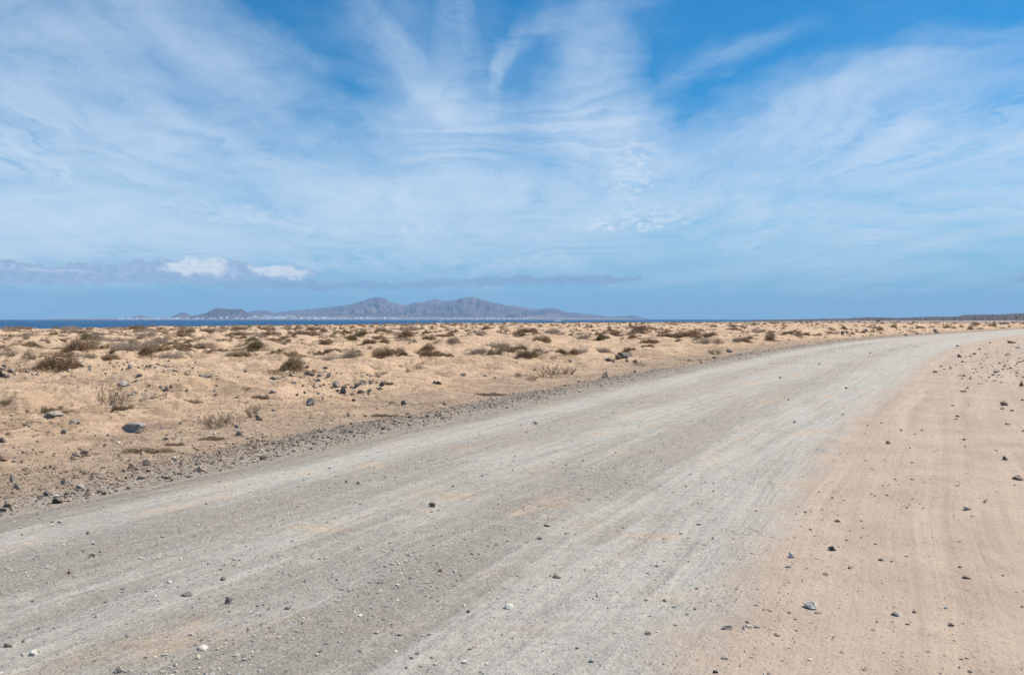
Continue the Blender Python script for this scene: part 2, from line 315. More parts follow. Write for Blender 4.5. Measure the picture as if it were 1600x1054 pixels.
M = {}
M['ground'] = mat_ground(); M['road'] = mat_road()
M['b'] = mat_rock('basalt_rock', (0.185,0.155,0.13), (0.30,0.25,0.205))
M['k'] = mat_rock('black_lava_rock', (0.060,0.052,0.047), (0.12,0.105,0.092), (0.2,0.165,0.13))
M['g'] = mat_rock('grey_rock', (0.235,0.21,0.185), (0.35,0.315,0.27))
M['t'] = mat_rock('tan_rock', (0.30,0.235,0.175), (0.43,0.34,0.26))
M['p'] = mat_rock('pale_rock', (0.60,0.54,0.46), (0.76,0.70,0.62), (0.45,0.40,0.34))
M['r'] = mat_rock('brown_rock', (0.20,0.130,0.092), (0.32,0.215,0.150))
M['road_pebbles'] = mat_pebbles('road_pebbles', [(0,(.17,.155,.14)),(.12,(.29,.265,.235)),(.32,(.42,.38,.33)),(.58,(.52,.44,.35)),(.78,(.34,.335,.32)),(.88,(.68,.61,.52)),(.99,(.38,.23,.16))])
M['field_pebbles'] = mat_pebbles('field_pebbles', [(0,(.105,.088,.075)),(.14,(.18,.15,.122)),(.30,(.29,.215,.155)),(.62,(.42,.31,.22)),(.84,(.25,.16,.11)),(.93,(.58,.50,.41))])
M['windrow'] = mat_pebbles('windrow_gravel', [(0,(.115,.098,.085)),(.30,(.18,.155,.132)),(.60,(.27,.23,.19)),(.84,(.38,.30,.225)),(.96,(.6,.53,.44))])
M['lava_chips'] = mat_pebbles('lava_chips', [(0,(.075,.066,.06)),(.4,(.125,.11,.10)),(.75,(.20,.175,.155)),(.93,(.34,.27,.21))])
M['sand_pebbles'] = mat_pebbles('sand_pebbles', [(0,(.20,.165,.13)),(.08,(.32,.25,.19)),(.35,(.46,.355,.265)),(.75,(.30,.27,.235)),(.86,(.62,.54,.44)),(.97,(.32,.19,.13))])
M['olive'] = mat_plant('olive_foliage', [(0,(0.159,0.110,0.059)),(.35,(0.270,0.185,0.099)),(.7,(0.401,0.270,0.161)),(1,(0.560,0.368,0.239))])
M['green'] = mat_plant('green_foliage', [(0,(0.108,0.098,0.038)),(.4,(0.196,0.165,0.066)),(.75,(0.295,0.222,0.103)),(1,(0.465,0.310,0.177))])
M['grey'] = mat_plant('grey_twigs', [(0,(0.197,0.153,0.114)),(.4,(0.348,0.271,0.202)),(.75,(0.469,0.366,0.271)),(1,(0.605,0.469,0.348))])
M['brown'] = mat_plant('brown_foliage', [(0,(0.136,0.094,0.055)),(.4,(0.250,0.174,0.103)),(.75,(0.363,0.264,0.164)),(1,(0.544,0.409,0.272))])
M['stem'] = mat_plant('dry_stems', [(0,(0.156,0.111,0.078)),(.5,(0.260,0.195,0.137)),(1,(0.416,0.325,0.234))])

# ------------------------------------------------------------------ numpy noise
def _h(ix, iy, s):
    n = (ix.astype(np.int64)*374761393 + iy.astype(np.int64)*668265263 + s*974634777) & 0xFFFFFFFF
    n = ((n ^ (n >> 13))*1274126177) & 0xFFFFFFFF
    return ((n ^ (n >> 16)) & 0xFFFF)/65535.0
def vn(x, y, s=0):
    ix = np.floor(x); iy = np.floor(y); fx = x-ix; fy = y-iy
    fx = fx*fx*fx*(fx*(fx*6-15)+10); fy = fy*fy*fy*(fy*(fy*6-15)+10)
    a, b_, c, d = _h(ix,iy,s), _h(ix+1,iy,s), _h(ix,iy+1,s), _h(ix+1,iy+1,s)
    return (a+(b_-a)*fx)+((c+(d-c)*fx)-(a+(b_-a)*fx))*fy-0.5
def fbm(x, y, s=0, o=4, g=0.5):
    r = 0; a = 1; f = 1
    for i in range(o):
        r = r + a*vn(x*f+i*17.3, y*f-i*9.1, s+i); a *= g; f *= 2.03
    return r
def sst(x, a, b): t = np.clip((x-a)/(b-a), 0, 1); return t*t*(3-2*t)

def ray_plane(px, py, z=0.0):
    d = pix_dir(px, py)
    t = (z-CAMH)/d.z if d.z < -1e-5 else 3000.0
    return (d.x*t, d.y*t)

# ------------------------------------------------------------------ road edges
LP = [(0,806),(250,756),(500,703),(666,661),(800,637),(900,615),(1000,592),(1100,572),(1200,550),(1325,532),(1450,523),(1600,513)]
RP = [(1110,1054),(1160,960),(1205,900),(1240,830),(1274,750),(1306,700),(1333,670),(1365,640),(1412,600),(1450,562),(1500,538),(1560,527),(1600,522.5)]
YG = np.concatenate([np.linspace(-40, 0, 60)[:-1], np.exp(np.linspace(math.log(5), math.log(405), 500))-5])
def edge(pts):
    q = sorted([ray_plane(*p)[::-1] for p in pts]); yy = np.array([a for a, _ in q]); xx = np.array([b for _, b in q])
    s0 = (xx[2]-xx[0])/(yy[2]-yy[0]); s1 = (xx[-1]-xx[-3])/(yy[-1]-yy[-3])
    yy = np.concatenate([[yy[0]-60], yy, [yy[-1]+400]]); xx = np.concatenate([[xx[0]-60*s0], xx, [xx[-1]+400*s1]])
    v = np.interp(YG, yy, xx)
    for _ in range(3):
        w = np.pad(v, 12, mode='reflect', reflect_type='odd'); v = np.convolve(w, np.ones(25)/25, 'valid')
    return v
XL, XR = edge(LP), edge(RP)
def road_sd(x, y):
    """negative: metres left of the left edge; positive: metres right of the right edge; 0 on the road; plus v = fraction across"""
    xl = np.interp(y, YG, XL); xr = np.interp(y, YG, XR)
    xc = (xl+xr)/2; dydx = np.interp(y, YG, np.gradient((XL+XR)/2, YG)); cs = 1/np.sqrt(1+dydx*dydx)
    sd_ = np.where(x < xl, (x-xl)*cs, np.where(x > xr, (x-xr)*cs, 0.0))
    return sd_, (x-xl)/(xr-xl), cs*(xr-xl)

# ------------------------------------------------------------------ plant sites (photo spot, width px, height px, kind, mound height, label)
S = 'shrub'
SHRUBS = [
 (458,592,64,29,'olive',.05,'large rounded olive brown shrub beside the broken black stones'),
 (80,580,70,24,'olive',.14,'broad grey olive shrub spreading over a mound behind the dark stones'),
 (131,545,54,15,'olive',.10,'long low olive shrub on the plain behind the broad grey olive shrub'),
 (231,566,42,21,'olive',.16,'dark shrub hanging down one side of a sandy mound above the stones'),
 (266,544,28,9,'olive',.08,'small dark shrub standing alone behind the mound with the dark shrub'),
 (342,560,15,14,'brown',.05,'small upright brown shrub on bare sand'),
 (309,526,30,7,'green',.05,'flat bright green shrub on the plain below the dark cone hill'),
 (133,527,26,6,'green',.05,'flat green shrub behind the long low olive shrub'),
 (166,529,25,6,'grey',.05,'flat grey shrub beside the flat green shrub'),
 (11,532,30,8,'grey',.08,'grey shrub far back at the left edge of the picture'),
 (95,539,15,6,'olive',.03,'tiny dark round shrub just left of the long low olive shrub'),
 (25,543,17,7,'grey',.05,'small grey shrub below the far grey shrub at the left edge'),
 (55,553,22,6,'grey',.08,'low grey shrub between the long low olive and the broad grey olive shrub'),
 (340,537,21,8,'olive',.08,'dark low shrub in front of a wider grey one'),
 (354,534,38,9,'grey',.08,'wide pale grey shrub just behind a dark low one'),
 (311,536,22,6,'grey',.07,'pale grey shrub left of the dark low one'),
 (414,525,18,6,'grey',.05,'small grey shrub on the far plain right of the flat bright green one'),
 (450,541,11,7,'olive',.03,'tiny round dark shrub above the large rounded olive brown one'),
 (403,541,26,8,'grey',.10,'grey shrub on a low pale mound'),
 (483,524,20,6,'olive',.05,'small olive shrub on the far plain left of the long green one'),
 (569,529,50,13,'green',.10,'long dense green shrub below the first island peak'),
 (600,545,36,18,'olive',.10,'dark olive shrub, taller of two under the long dense green one'),
 (573,545,25,12,'olive',.12,'leaning olive shrub left of the taller dark olive one'),
 (509,543,28,10,'olive',.12,'olive shrub draped over a mound left of the leaning one'),
 (499,556,18,11,'olive',.05,'small dark shrub below the draped olive one'),
 (553,571,36,21,'grey',.18,'grey wiry shrub on the steep side of a large sand mound'),
 (530,566,60,14,'grey',.20,'faint dry brush thinly covering the top of the large sand mound'),
 (557,555,26,9,'grey',.12,'grey tuft behind the wiry shrub on the large mound'),
 (684,543,21,12,'olive',.08,'dark compact rounded shrub below the dip between the island peaks'),
 (644,555,19,11,'brown',.10,'reddish brown shrub on a low mound left of the dark compact one'),
 (664,553,30,10,'grey',.12,'wispy grey brush beside the reddish brown shrub'),
 (662,530,30,8,'olive',.06,'faded olive shrub between the long green and the dark green one'),
 (705,528,25,11,'green',.08,'dark green domed shrub under the middle island peak'),
 (752,530,22,7,'olive',.06,'flat olive shrub right of the dark green domed one'),
 (709,545,24,14,'grey',.12,'grey feathery shrub right of the dark compact rounded one'),
 (775,548,54,18,'grey',.14,'wide pale grey thorny brush on a mound'),
 (786,528,20,6,'olive',.05,'small olive shrub behind the wide pale thorny brush'),
 (818,565,38,18,'olive',.06,'olive brown rounded shrub nearest the road beside pale twigs'),
 (845,545,36,17,'olive',.10,'two-tiered olive shrub on a mound above the rounded one near the road'),
 (873,530,31,10,'olive',.10,'domed dark olive shrub on top of a clear pale mound'),
 (911,556,26,16,'grey',.12,'pale upright grey shrub in front of the high pale mound'),
 (938,553,36,13,'grey',.12,'grey olive shrub arching over a mound near the stone pile'),
 (938,534,38,17,'green',.10,'tall two-lobed olive green shrub under the end of the island'),
 (981,555,22,10,'olive',.05,'brown olive shrub right behind the jagged pile of stones'),
 (1012,547,30,9,'olive',.05,'low ragged shrub right of the jagged stone pile'),
 (1061,540,36,10,'olive',.06,'long low olive shrub on stony ground right of the ragged one'),
 (991,521,13,5,'olive',.05,'tiny dark shrub behind the ragged shrub, right one of a pair'),
 (979,521,13,5,'brown',.05,'tiny brown shrub behind the ragged shrub, left one of a pair'),
 (1016,526,12,5,'olive',.04,'tiny domed shrub behind the low ragged one'),
 (1087,525,14,5,'olive',.04,'tiny shrub behind the long low one on stony ground'),
 (1145,517,30,7,'olive',.06,'wide flat shrub on the far plain above the first bend of the road'),
 (1181,519,15,5,'olive',.05,'small shrub right of the wide flat one on the far plain'),
 (1151,541,15,9,'grey',.08,'pale little shrub on a sandy rise near the road'),
 (1232,524,25,8,'olive',.08,'brownish shrub by the far road edge, leftmost of the big ones there'),
 (1299,523,19,5,'olive',.08,'dark low shrub by the road edge where scattered stones begin'),
 (1290,515,17,5,'olive',.06,'olive shrub behind the dark low one by the road edge'),
 (1319,515,13,6,'green',.06,'rounded greenish shrub beyond the road before the lava ridge'),
 (1375,518,18,6,'olive',.05,'dark double shrub beyond the road under the step of the lava ridge'),
 (1435,514,10,4,'olive',.05,'tiny shrub beyond the road right of the dark double one'),
 (1524,509,16,5,'olive',.05,'long olive shrub beyond the far end of the road'),
 (1547,511,13,4,'olive',.05,'dark olive shrub just beyond the far end of the road'),
 (1568,508,14,5,'olive',.05,'rightmost olive shrub beyond the far end of the road'),
]
WEEDS = [
 (183,652,44,30,'weed','spindly dry weed with bare branches beside the smooth sand mound'),
 (191,658,26,11,'mat','flat withered clump just below the spindly dry weed'),
 (344,670,54,24,'weed','wide dry brown weed right of the big flat slab rock'),
 (392,656,26,25,'weed','narrow upright dry weed next to a round grey stone'),
 (318,662,24,12,'weed','little dry sprig left of the wide dry weed'),
 (384,629,26,5,'mat','thin dark brown mat plant behind the upright dry weed'),
 (406,635,24,9,'mat','greyish low clump right of the thin dark brown mat'),
 (81,648,26,9,'mat','withered brown clump on sand at the left'),
 (118,657,36,5,'mat','dark flat mat of dead stems between two flat stones'),
 (231,709,70,9,'mat','long flat brown mat of dead plants near the road verge'),
 (272,699,24,6,'mat','small brown mat just above the long flat one'),
 (331,689,34,7,'mat','sparse brown growth below the wide dry weed'),
 (290,646,50,6,'mat','thin grey stems trailing along the foot of the smooth mound'),
 (655,583,16,12,'weed','tiny sprig on sand, taller of a pair behind the crest line'),
 (636,585,12,9,'weed','tiny sprig, shorter of a pair behind the crest line'),
 (594,598,22,15,'weed','spindly little weed on the stony crest line'),
 (856,592,32,18,'weed','reddish brown weed near the road, widest of the three along it'),
 (830,596,22,13,'weed','small brown weed left of the widest one near the road'),
 (808,592,18,10,'weed','smallest of the brown weeds growing near the road'),
 (891,586,26,13,'weed','pale brown weed right of the widest one near the road'),
 (766,617,54,7,'mat','long brown dead mat just behind the dark gravel ridge'),
 (602,652,44,6,'mat','olive brown mat on the verge where the dark gravel ridge begins'),
 (607,612,14,7,'mat','small tuft of dead grass between the black stone and the crest'),
 (1114,554,26,11,'weed','brown weed by the far road edge'),
 (1000,572,18,7,'weed','little weed on the verge right of the jagged stone pile'),
 (498,561,12,4,'mat','sparse dead tuft below the small dark shrub'),
 (20,640,26,6,'mat','faded dead mat at the left edge of the sand'),
 (430,603,18,10,'weed','dry sprig among the broken black stones'),
]
# ------------------------------------------------------------------ rocks (spot, width px, height/width, stone, label or None)
ROCKS = [
 (213,675,40,.40,'g','big flat grey slab rock with a crack, beside smooth sand'),(277,686,13,.7,'t','rounded tan stone right of the big slab'),
 (374,681,15,.6,'b','dark boat-shaped stone below the wide dry weed'),(370,668,8,.7,'g','bluish stone touching the wide dry weed'),
 (405,656,11,.8,'b','round grey stone at the foot of the upright dry weed'),(484,633,16,.7,'b','dark domed stone alone on open sand'),
 (100,679,14,.5,'b','dark pointed stone left of the big slab'),(84,656,28,.28,'b','flat grey stone, left one of the two beside the dead mat'),
 (118,661,22,.26,'b','flat grey stone, right one of the two beside the dead mat'),
 (4,692,13,.6,'k','black stone cut by the left edge of the picture'),(4,720,12,.95,'r','round dark brown stone at the left edge'),
 (118,712,12,.5,'g','bluish grey half-buried stone left of a brown one'),(133,711,12,.7,'r','brown stone touching a bluish grey one'),
 (22,752,16,.6,'b','dark grey stone near the left edge, upper one of two'),(27,764,11,.7,'b','grey stone near the left edge, lower one of two'),
 (91,785,16,.6,'k','black angular stone on the verge close to the road'),(128,764,15,.5,'g','grey flat stone on the verge rubble'),
 (136,774,10,.6,'r','brown stone below the grey flat one on the verge'),(162,772,10,.45,'k','small black stone right of the brown one on the verge'),
 (220,748,14,.7,'b','dark block of stone on the verge below the long dead mat'),(208,731,17,.5,'r','brown flat stone above the dark block on the verge'),
 (313,736,18,.5,'t','wide pale tan stone at the very edge of the road'),(461,705,10,.5,'t','tan stone at the road edge, upper left of the road'),
 (630,633,12,.65,'k','jet black hollow-looking stone on the sand behind the verge'),(612,631,9,.6,'b','grey stone left of the jet black one'),
 (545,650,9,.6,'k','small black stone left of the verge mat'),(405,656,1,.5,'g',None),
 (430,597,24,.35,'k','jagged black stone in front of the large rounded shrub'),(443,601,14,.5,'b','dark stone touching the jagged black one'),
 (427,613,10,.45,'g','oblong grey stone lying tilted below the jagged black one'),(459,606,9,.5,'b','dark stone right below the large rounded shrub'),
 (464,618,8,.5,'k',None),(498,588,10,.9,'b','upright grey stone right of the large rounded shrub'),(498,616,7,.7,'g',None),(503,603,9,.5,'k',None),
 (525,604,13,.75,'b','rough grey stone, upper one of a touching pair'),(536,611,12,.8,'k','black lumpy stone, lower one of a touching pair'),
 (566,606,12,.6,'b','grey stone right of the touching pair'),(569,591,12,.5,'b','dark flat stone on the crest line'),(546,603,9,.3,'b',None),
 (680,599,9,.6,'b','dark stone under a twig, left one of two'),(686,600,9,.6,'k','dark stone under a twig, right one of two'),
 (723,587,11,.4,'k','thin dark stone lying on bare sand'),(758,589,10,.5,'b','dark forked stone right of the thin dark one'),
 (626,574,7,.6,'b','round grey stone behind the pair of tiny sprigs'),(892,566,9,.5,'b','flat grey stone near the road beside pale mounds'),
 (945,589,13,.75,'t','tan block with a dark cleft at the road side'),(952,564,12,.45,'k','black stone left of the jagged pile'),
 (975,561,15,.6,'b','largest jagged stone of the pile by the road'),(968,557,8,.9,'k',None),(981,565,9,.6,'b',None),(959,566,7,.7,'b',None),(978,556,7,1.1,'b',None),(966,562,12,.6,'r','reddish stone of the jagged pile'),(984,560,10,.9,'b','upright stone of the jagged pile'),
 (992,567,8,.7,'r','dark red stone right of the jagged pile'),(992,582,5,.8,'k',None),(1096,567,7,.5,'r','brown stone on the road edge, right one of two'),
 (1076,564,9,.4,'r','orange brown flat stone on the road edge, left one of two'),(1140,550,12,.5,'b','rounded grey stone by the far verge'),
 (1116,560,7,.5,'k',None),(904,596,6,.4,'k',None),
 (772,573,8,.6,'b',None),(794,571,9,.4,'b',None),(695,632,7,.7,'g',None),(589,639,5,.6,'b',None),(508,650,6,.5,'g',None),
 (23,607,10,.55,'k',None),(122,615,6,.6,'b',None),(208,613,10,.4,'b',None),(261,605,8,.9,'b','upright rounded dark stone in the row of stones'),
 (193,609,18,.5,'g','grey brown sloping stone left of the row of stones'),(266,610,16,.4,'k','flat black stone in the row of stones'),(201,620,5,.9,'b',None),
 (156,582,9,.6,'k',None),(3,588,11,.7,'k','black stone at the left edge behind the dark row'),(19,585,11,.6,'b',None),(125,572,20,.35,'b','pair-like flat dark stone near the broad grey olive shrub'),
 (253,670,8,.5,'b',None),(75,679,6,.6,'b',None),(427,642,7,.6,'g',None),(222,638,9,.6,'b','dark stone on top of the smooth sand mound'),
 (22,721,8,.4,'b',None),(40,734,8,.5,'k',None),(100,756,10,.8,'b',None),(4,799,12,.5,'k','black flat stone at the left edge beside the road'),(20,796,9,.6,'t',None),
 (194,738,7,.7,'b',None),(256,746,7,.6,'b',None),(262,748,7,.6,'k',None),(378,717,7,.6,'g',None),(330,725,6,.6,'b',None),(411,684,6,.8,'b',None),
 (156,744,28,.3,'r','long brown ledge of stone on the verge'),(47,668,9,.4,'b',None),(60,690,7,.5,'g',None),(410,690,5,.5,'k',None),
 # on the road
 (676,791,13,.55,'r','brown stone on the middle of the road'),(542,754,7,.7,'r','dark brown stone, left one of a close pair on the road'),(560,756,7,.6,'r','dark brown stone, right one of a close pair on the road'),
 (854,822,11,.3,'k','thin dark flat stone on the middle of the road'),(754,744,5,.6,'k',None),(911,720,5,.7,'k',None),(1012,990,11,.45,'b','smooth dark grey oval stone on the lower road'),
 (732,956,8,.5,'k','small black stone low on the road'),(796,949,21,.35,'p','pale flat half-buried stone low on the road'),(688,893,9,.6,'r','reddish pebble cluster stone on the road'),
 (871,902,15,.5,'t','broken grey tan stone in loose gravel'),(631,832,5,.8,'p',None),(1066,833,11,.35,'p','pale olive flat stone on the right half of the road'),
 (738,866,9,.4,'b',None),(635,1043,8,.5,'g',None),(708,760,6,.6,'g',None),(837,662,8,.6,'t','tan stone on the upper part of the road'),(822,676,7,.4,'g',None),
 (292,930,18,.35,'g','flat light grey stone with sharp edge, low left on the road'),(348,906,9,.55,'k','small black stone above the dark round one on the road'),
 (358,942,15,.7,'b','dark round-topped stone low left on the road'),(187,1049,16,.5,'g','grey stone at the bottom edge of the picture'),
 (317,1014,16,.4,'p','pale pinkish flat stone low on the road'),(137,834,6,.8,'r',None),(145,870,10,.6,'t','tan stone in the brown gravel band'),
 (388,986,8,.6,'b',None),(110,896,11,.5,'r',None),(53,1022,13,.5,'p','pinkish stone in the bottom left corner'),(14,1010,12,.5,'b','dark long stone in the bottom left corner'),
 (453,976,9,.5,'p',None),(420,952,7,.6,'t',None),(315,1001,8,.6,'k',None),(476,910,6,.8,'g',None),(37,1003,8,.6,'r',None),(265,911,9,.6,'p',None),
 (1241,660,5,.7,'k',None),(1322,607,5,.6,'k',None),(1317,648,5,.7,'k',None),(1232,625,4,.7,'k',None),(1280,569,4,.6,'k',None),(1360,552,4,.6,'k',None),(1219,591,5,.6,'b',None),
 # right sand
 (1265,949,24,.55,'p','large pale stone on the sand, biggest on the right verge'),(1399,961,14,.5,'g','shaded grey-painted end of a small pale stone right of the large pale one'),  # two pieces, grey and pale, paint the shaded and sunlit ends of one stone
 (1405,961,12,.45,'p','sunlit end of the small pale stone with the grey-painted shaded end'),(1300,859,17,.5,'k','flat black layered stone on the sand'),(1237,870,12,.95,'p','round pale stone at the boundary of road and sand'),
 (1231,886,13,.3,'g','bluish flat stone just below the round pale one'),(1328,887,9,.5,'t','pinkish tan stone below the black layered one'),
 (1378,875,17,.3,'g','pale bluish flat stone pressed into the sand'),(1368,850,7,.4,'b',None),(1486,977,10,.5,'b','dark stone in the lower right sand'),
 (1511,796,14,.4,'g','light grey flat stone, upper of two near each other'),(1519,807,7,.5,'b',None),(1538,785,6,.7,'b',None),
 (1591,749,18,.4,'r','dark brown cake-like stone at the right edge'),(1570,718,11,.6,'k','black pointed stone above the dark brown one'),
 (1379,759,5,.6,'k',None),(1301,778,7,.6,'g',None),(1425,723,7,.4,'g',None),(1135,981,18,.35,'g','grey flat stone at the lower road margin'),
 (1163,982,8,1.,'p','small pale upright stone right of the grey flat one'),(1118,1050,9,.5,'k','dark stone at the bottom margin of the road'),
 (1510,903,15,.3,'r','pinkish brown flat stone pressed in sand'),(1500,886,7,.6,'b',None),(1597,948,7,.5,'k',None),(1244,803,5,.4,'g',None),(1567,899,7,.4,'r',None),
 (1388,693,11,.5,'b','dark olive stone near the road curve'),(1422,700,5,.6,'b',None),(1570,633,14,.55,'r','dark brown jagged stone on upper right sand'),
 (1566,639,8,.4,'r',None),(1581,642,7,.5,'k',None),(1597,603,11,.6,'r','dark red stone at the right edge of the sand'),(1496,651,8,.5,'b',None),(1494,655,7,.4,'r',None),
 (1489,634,8,.35,'b',None),(1408,673,6,.6,'r',None),(1505,612,10,.35,'r','long brown stone in the middle of the upper sand'),(1512,607,8,.4,'b',None),
 (1499,558,8,.7,'k','dark pyramid stone beside the curve of the road'),(1485,576,6,.8,'b',None),(1476,577,8,.3,'r',None),(1461,582,8,.5,'g','light grey stone at the inner curve of the road'),
 (1470,573,7,.5,'r',None),(1495,570,5,.5,'r',None),(1547,536,4,.7,'r',None),(1496,541,5,.6,'r',None),(1580,536,13,.35,'r','dark brown flat stones patch at the upper right edge'),
 (1575,555,10,.4,'g','bluish flat stone at the upper right'),(1590,544,8,.5,'p','whitish stone at the upper right edge'),(1534,562,4,.6,'r',None),(1575,663,14,.22,'r','flat brown stone below the dark jagged one'),
 (1599,674,7,.5,'k',None),(1356,665,5,.6,'b',None),(1377,661,5,.5,'b',None),(1506,687,7,.5,'r',None),(1530,600,5,.5,'b',None),(1545,590,5,.5,'r',None),(1560,580,6,.4,'b',None),
 (135,510.5,26,.30,'r','low dark red rock outcrop on the skyline against the sea'),(652,506.5,4.5,.9,'r','small reddish boulder standing on the skyline in front of the sea'),
 (1372,502.5,6,.45,'k','black boulder on the far plain in front of the lava ridge'),(1319,503.5,5,.4,'r','dark boulder on the far plain left of the black one'),
]
ROCKS = [r for r in ROCKS if r[2] > 2]
# clusters: x0,x1,y0,y1,count,min px,max px,stones,zone phrase
CLUSTERS = [
 (0,60,579,592,10,4,9,'kb','in the dark stone row at the left edge'),(85,310,574,592,40,3,9,'kbbg','in the long row of dark stones crossing the sand'),
 (200,345,603,613,14,4,9,'kbb','in the short stone row left of the open sand'),(430,600,589,601,20,4,9,'kbb','along the crest line behind the verge'),
 (470,600,600,625,10,3,6,'kb','below the crest line behind the verge'),(0,330,725,800,22,3,7,'bbgrtr','on the rubbly verge beside the near road'),
 (0,420,665,730,16,3,6,'bbgr','on the gritty ground behind the verge'),(1500,1600,540,600,16,2,5,'rrbt','on the stony patch at the right edge'),
 (1290,1480,519,526,18,4,8,'kbb','in the stones beyond the road bend'),(1430,1600,600,720,12,2,5,'rrb','on the sand inside the road curve'),
]
SEA = -5.0
# ------------------------------------------------------------------ mesh + tagging helpers
def make_mesh(name, V, F, mats=(), smooth=True, n=None):
    me = bpy.data.meshes.new(name); V = np.asarray(V, np.float32); F = np.asarray(F, np.int32); n = F.shape[1]
    me.vertices.add(len(V)); me.vertices.foreach_set('co', V.ravel())
    me.loops.add(F.size); me.loops.foreach_set('vertex_index', F.ravel())
    me.polygons.add(len(F)); me.polygons.foreach_set('loop_start', np.arange(0, F.size, n, dtype=np.int32))
    me.polygons.foreach_set('use_smooth', np.full(len(F), smooth))
    for m_ in mats: me.materials.append(m_)
    me.update(calc_edges=True); return me
def link(name, data=None, parent=None, loc=None, rot=0.0, sc=None):
    o = bpy.data.objects.new(name, data); COL.objects.link(o)
    if parent: o.parent = parent
    if loc is not None: o.location = loc
    if rot: o.rotation_euler = (0, 0, rot)
    if sc is not None: o.scale = sc
    return o
def tag(o, label, cat, group=None, kind=None):
    if label: o['label'] = label
    if cat: o['category'] = cat
    if group: o['group'] = group
    if kind: o['kind'] = kind
    return o
def grid_faces(nr, nc, wrap=False):
    i = np.arange(nr-1)[:, None]; j = np.arange(nc if wrap else nc-1)[None, :]; j2 = (j+1) % nc
    a = i*nc+j; b_ = i*nc+j2; c = (i+1)*nc+j2; d = (i+1)*nc+j
    return np.stack([a, b_, c, d], -1).reshape(-1, 4)

# ------------------------------------------------------------------ terrain grid, polar about the spot the camera stands on
AZ = np.radians(np.concatenate([np.linspace(-180, -44, 70)[:-1], np.linspace(-44, 44, 1350), np.linspace(44, 180, 70)[1:-1]]))
RR = np.concatenate([np.exp(np.linspace(math.log(.25), math.log(3.2), 26))[:-1], np.exp(np.linspace(math.log(3.2), math.log(330), 860)), np.exp(np.linspace(math.log(335), math.log(2100), 90))])
EDX = [-400,0,250,500,700,1000,1200,1300,1600,2200]; EDY = [513.2,512.6,511.0,508.0,505.4,502.8,501.7,500.9,500.0,499.6]
def r_edge(px):
    return (CAMH-0.10)*FPX/(np.interp(px, EDX, EDY)-HZ)
AA, RG = np.meshgrid(AZ, RR)
GX = RG*np.sin(AA); GY = RG*np.cos(AA)
def field_h(x, y, dip=True):
    sd_, v, w = road_sd(x, y)
    left = sst(-sd_, 0.6, 6.0); right = sst(sd_, 3.0, 16.0)
    amp = left + 0.30*right; r = np.hypot(x, y)
    und = 0.14*fbm(x/9, y/9, 3, 3)*sst(-sd_, 4, 16) + 0.16*fbm(x/30, y/30, 5, 3)*sst(r, 30, 120)
    wx = x+0.5*fbm(x/2, y/2, 41, 3); wy = y+0.5*fbm(x/2, y/2, 43, 3)
    h = und + amp*(0.155*fbm(wx/2.2, wy/1.4, 11, 5, .60) + 0.062*fbm(wx/.45, wy/.38, 17, 4, .6))
    led = fbm(wx/2.6, wy/1.6, 23, 4)
    for k_, t in enumerate((-.30, -.14, 0, .14, .30)):
        h = h + amp*0.050*(.4+1.2*vn(x/3, y/3, 90+k_)+.6)*sst(led, t, t+0.016)*.8
    h = h + (0.010*fbm(x/.22, y/.22, 29, 3, .6))*(0.35+0.65*amp)
    # tyre marks and small ripples in the packed sand
    rt = np.clip(sd_, 0, 12)
    h = h + np.where(sd_ > 0.2, 0.022*sst(sd_, .2, 1.5)*vn(rt*3.3+vn(x/4, y/4, 31), y*0.08, 33), 0)
    # gravel windrow along the left edge, rubbly verge
    wst = sst(np.hypot(x, y), 8.5, 12.5)*(1-.6*sst(np.hypot(x, y), 26, 40))
    wr = (.3+.7*wst)*np.exp(-((sd_+0.75)/0.33)**2)*(sd_ < 0)*sst(vn(x/5, y/5, 37), -.25, .2)
    h = h + wr*(0.06+0.05*fbm(x*2.2, y*2.2, 39, 4))
    h = h + np.exp(-((sd_+2.2)/1.6)**2)*(sd_ < 0)*0.05*fbm(x*1.1, y*1.1, 61, 4, .6)
    if not dip: return h
    ins = np.minimum(v, 1-v)*w + .38*fbm(x*.9, y*.9, 131, 4, .6)+ .12
    h = h*(1-sst(ins, -0.1, 0.30)) - 0.075*sst(ins, 0.0, 0.55)
    return h
H = field_h(GX, GY)
LR = np.log(RR)
def add_mound(x, y, rx, ry, h, rot=0.0, seed=0):
    r = math.hypot(x, y); a = math.atan2(x, y); m_ = max(rx, ry)*1.25
    if r < m_+0.5: return
    da = math.asin(min(.9, m_/r)); j0, j1 = np.searchsorted(AZ, [a-da, a+da]); i0, i1 = np.searchsorted(RR, [r-m_, r+m_])
    if j1 <= j0 or i1 <= i0: return
    dx = GX[i0:i1, j0:j1]-x; dy = GY[i0:i1, j0:j1]-y; c, s_ = math.cos(rot), math.sin(rot)
    q = np.sqrt(((c*dx+s_*dy)/rx)**2+((-s_*dx+c*dy)/ry)**2)*(1+0.55*vn(dx/rx*1.6+seed*7.7, dy/ry*1.6, seed % 97))
    H[i0:i1, j0:j1] += h*np.clip(1-q*q, 0, 1)**1.6
sites = []                       # shrubs: x, y, width, height, kind, label
for (px, py, w, h, kind, mh, lab) in SHRUBS:
    x, y = ray_plane(px, min(py, 520) if py > 9999 else py, mh*0.55); d = math.hypot(x, y); s_ = d/FPX
    sites.append([x, y, w*s_, h*s_, kind, lab, mh])
    if mh > 0.03: add_mound(x+rng.normal()*.1*w*s_, y+0.35*w*s_, w*s_*1.05, w*s_*0.95, mh, rng.uniform(0, 3), len(sites))
weeds = []
for (px, py, w, h, kind, lab) in WEEDS:
    x, y = ray_plane(px, py, 0.0); s_ = math.hypot(x, y)/FPX; weeds.append([x, y, w*s_, h*s_, kind, lab])
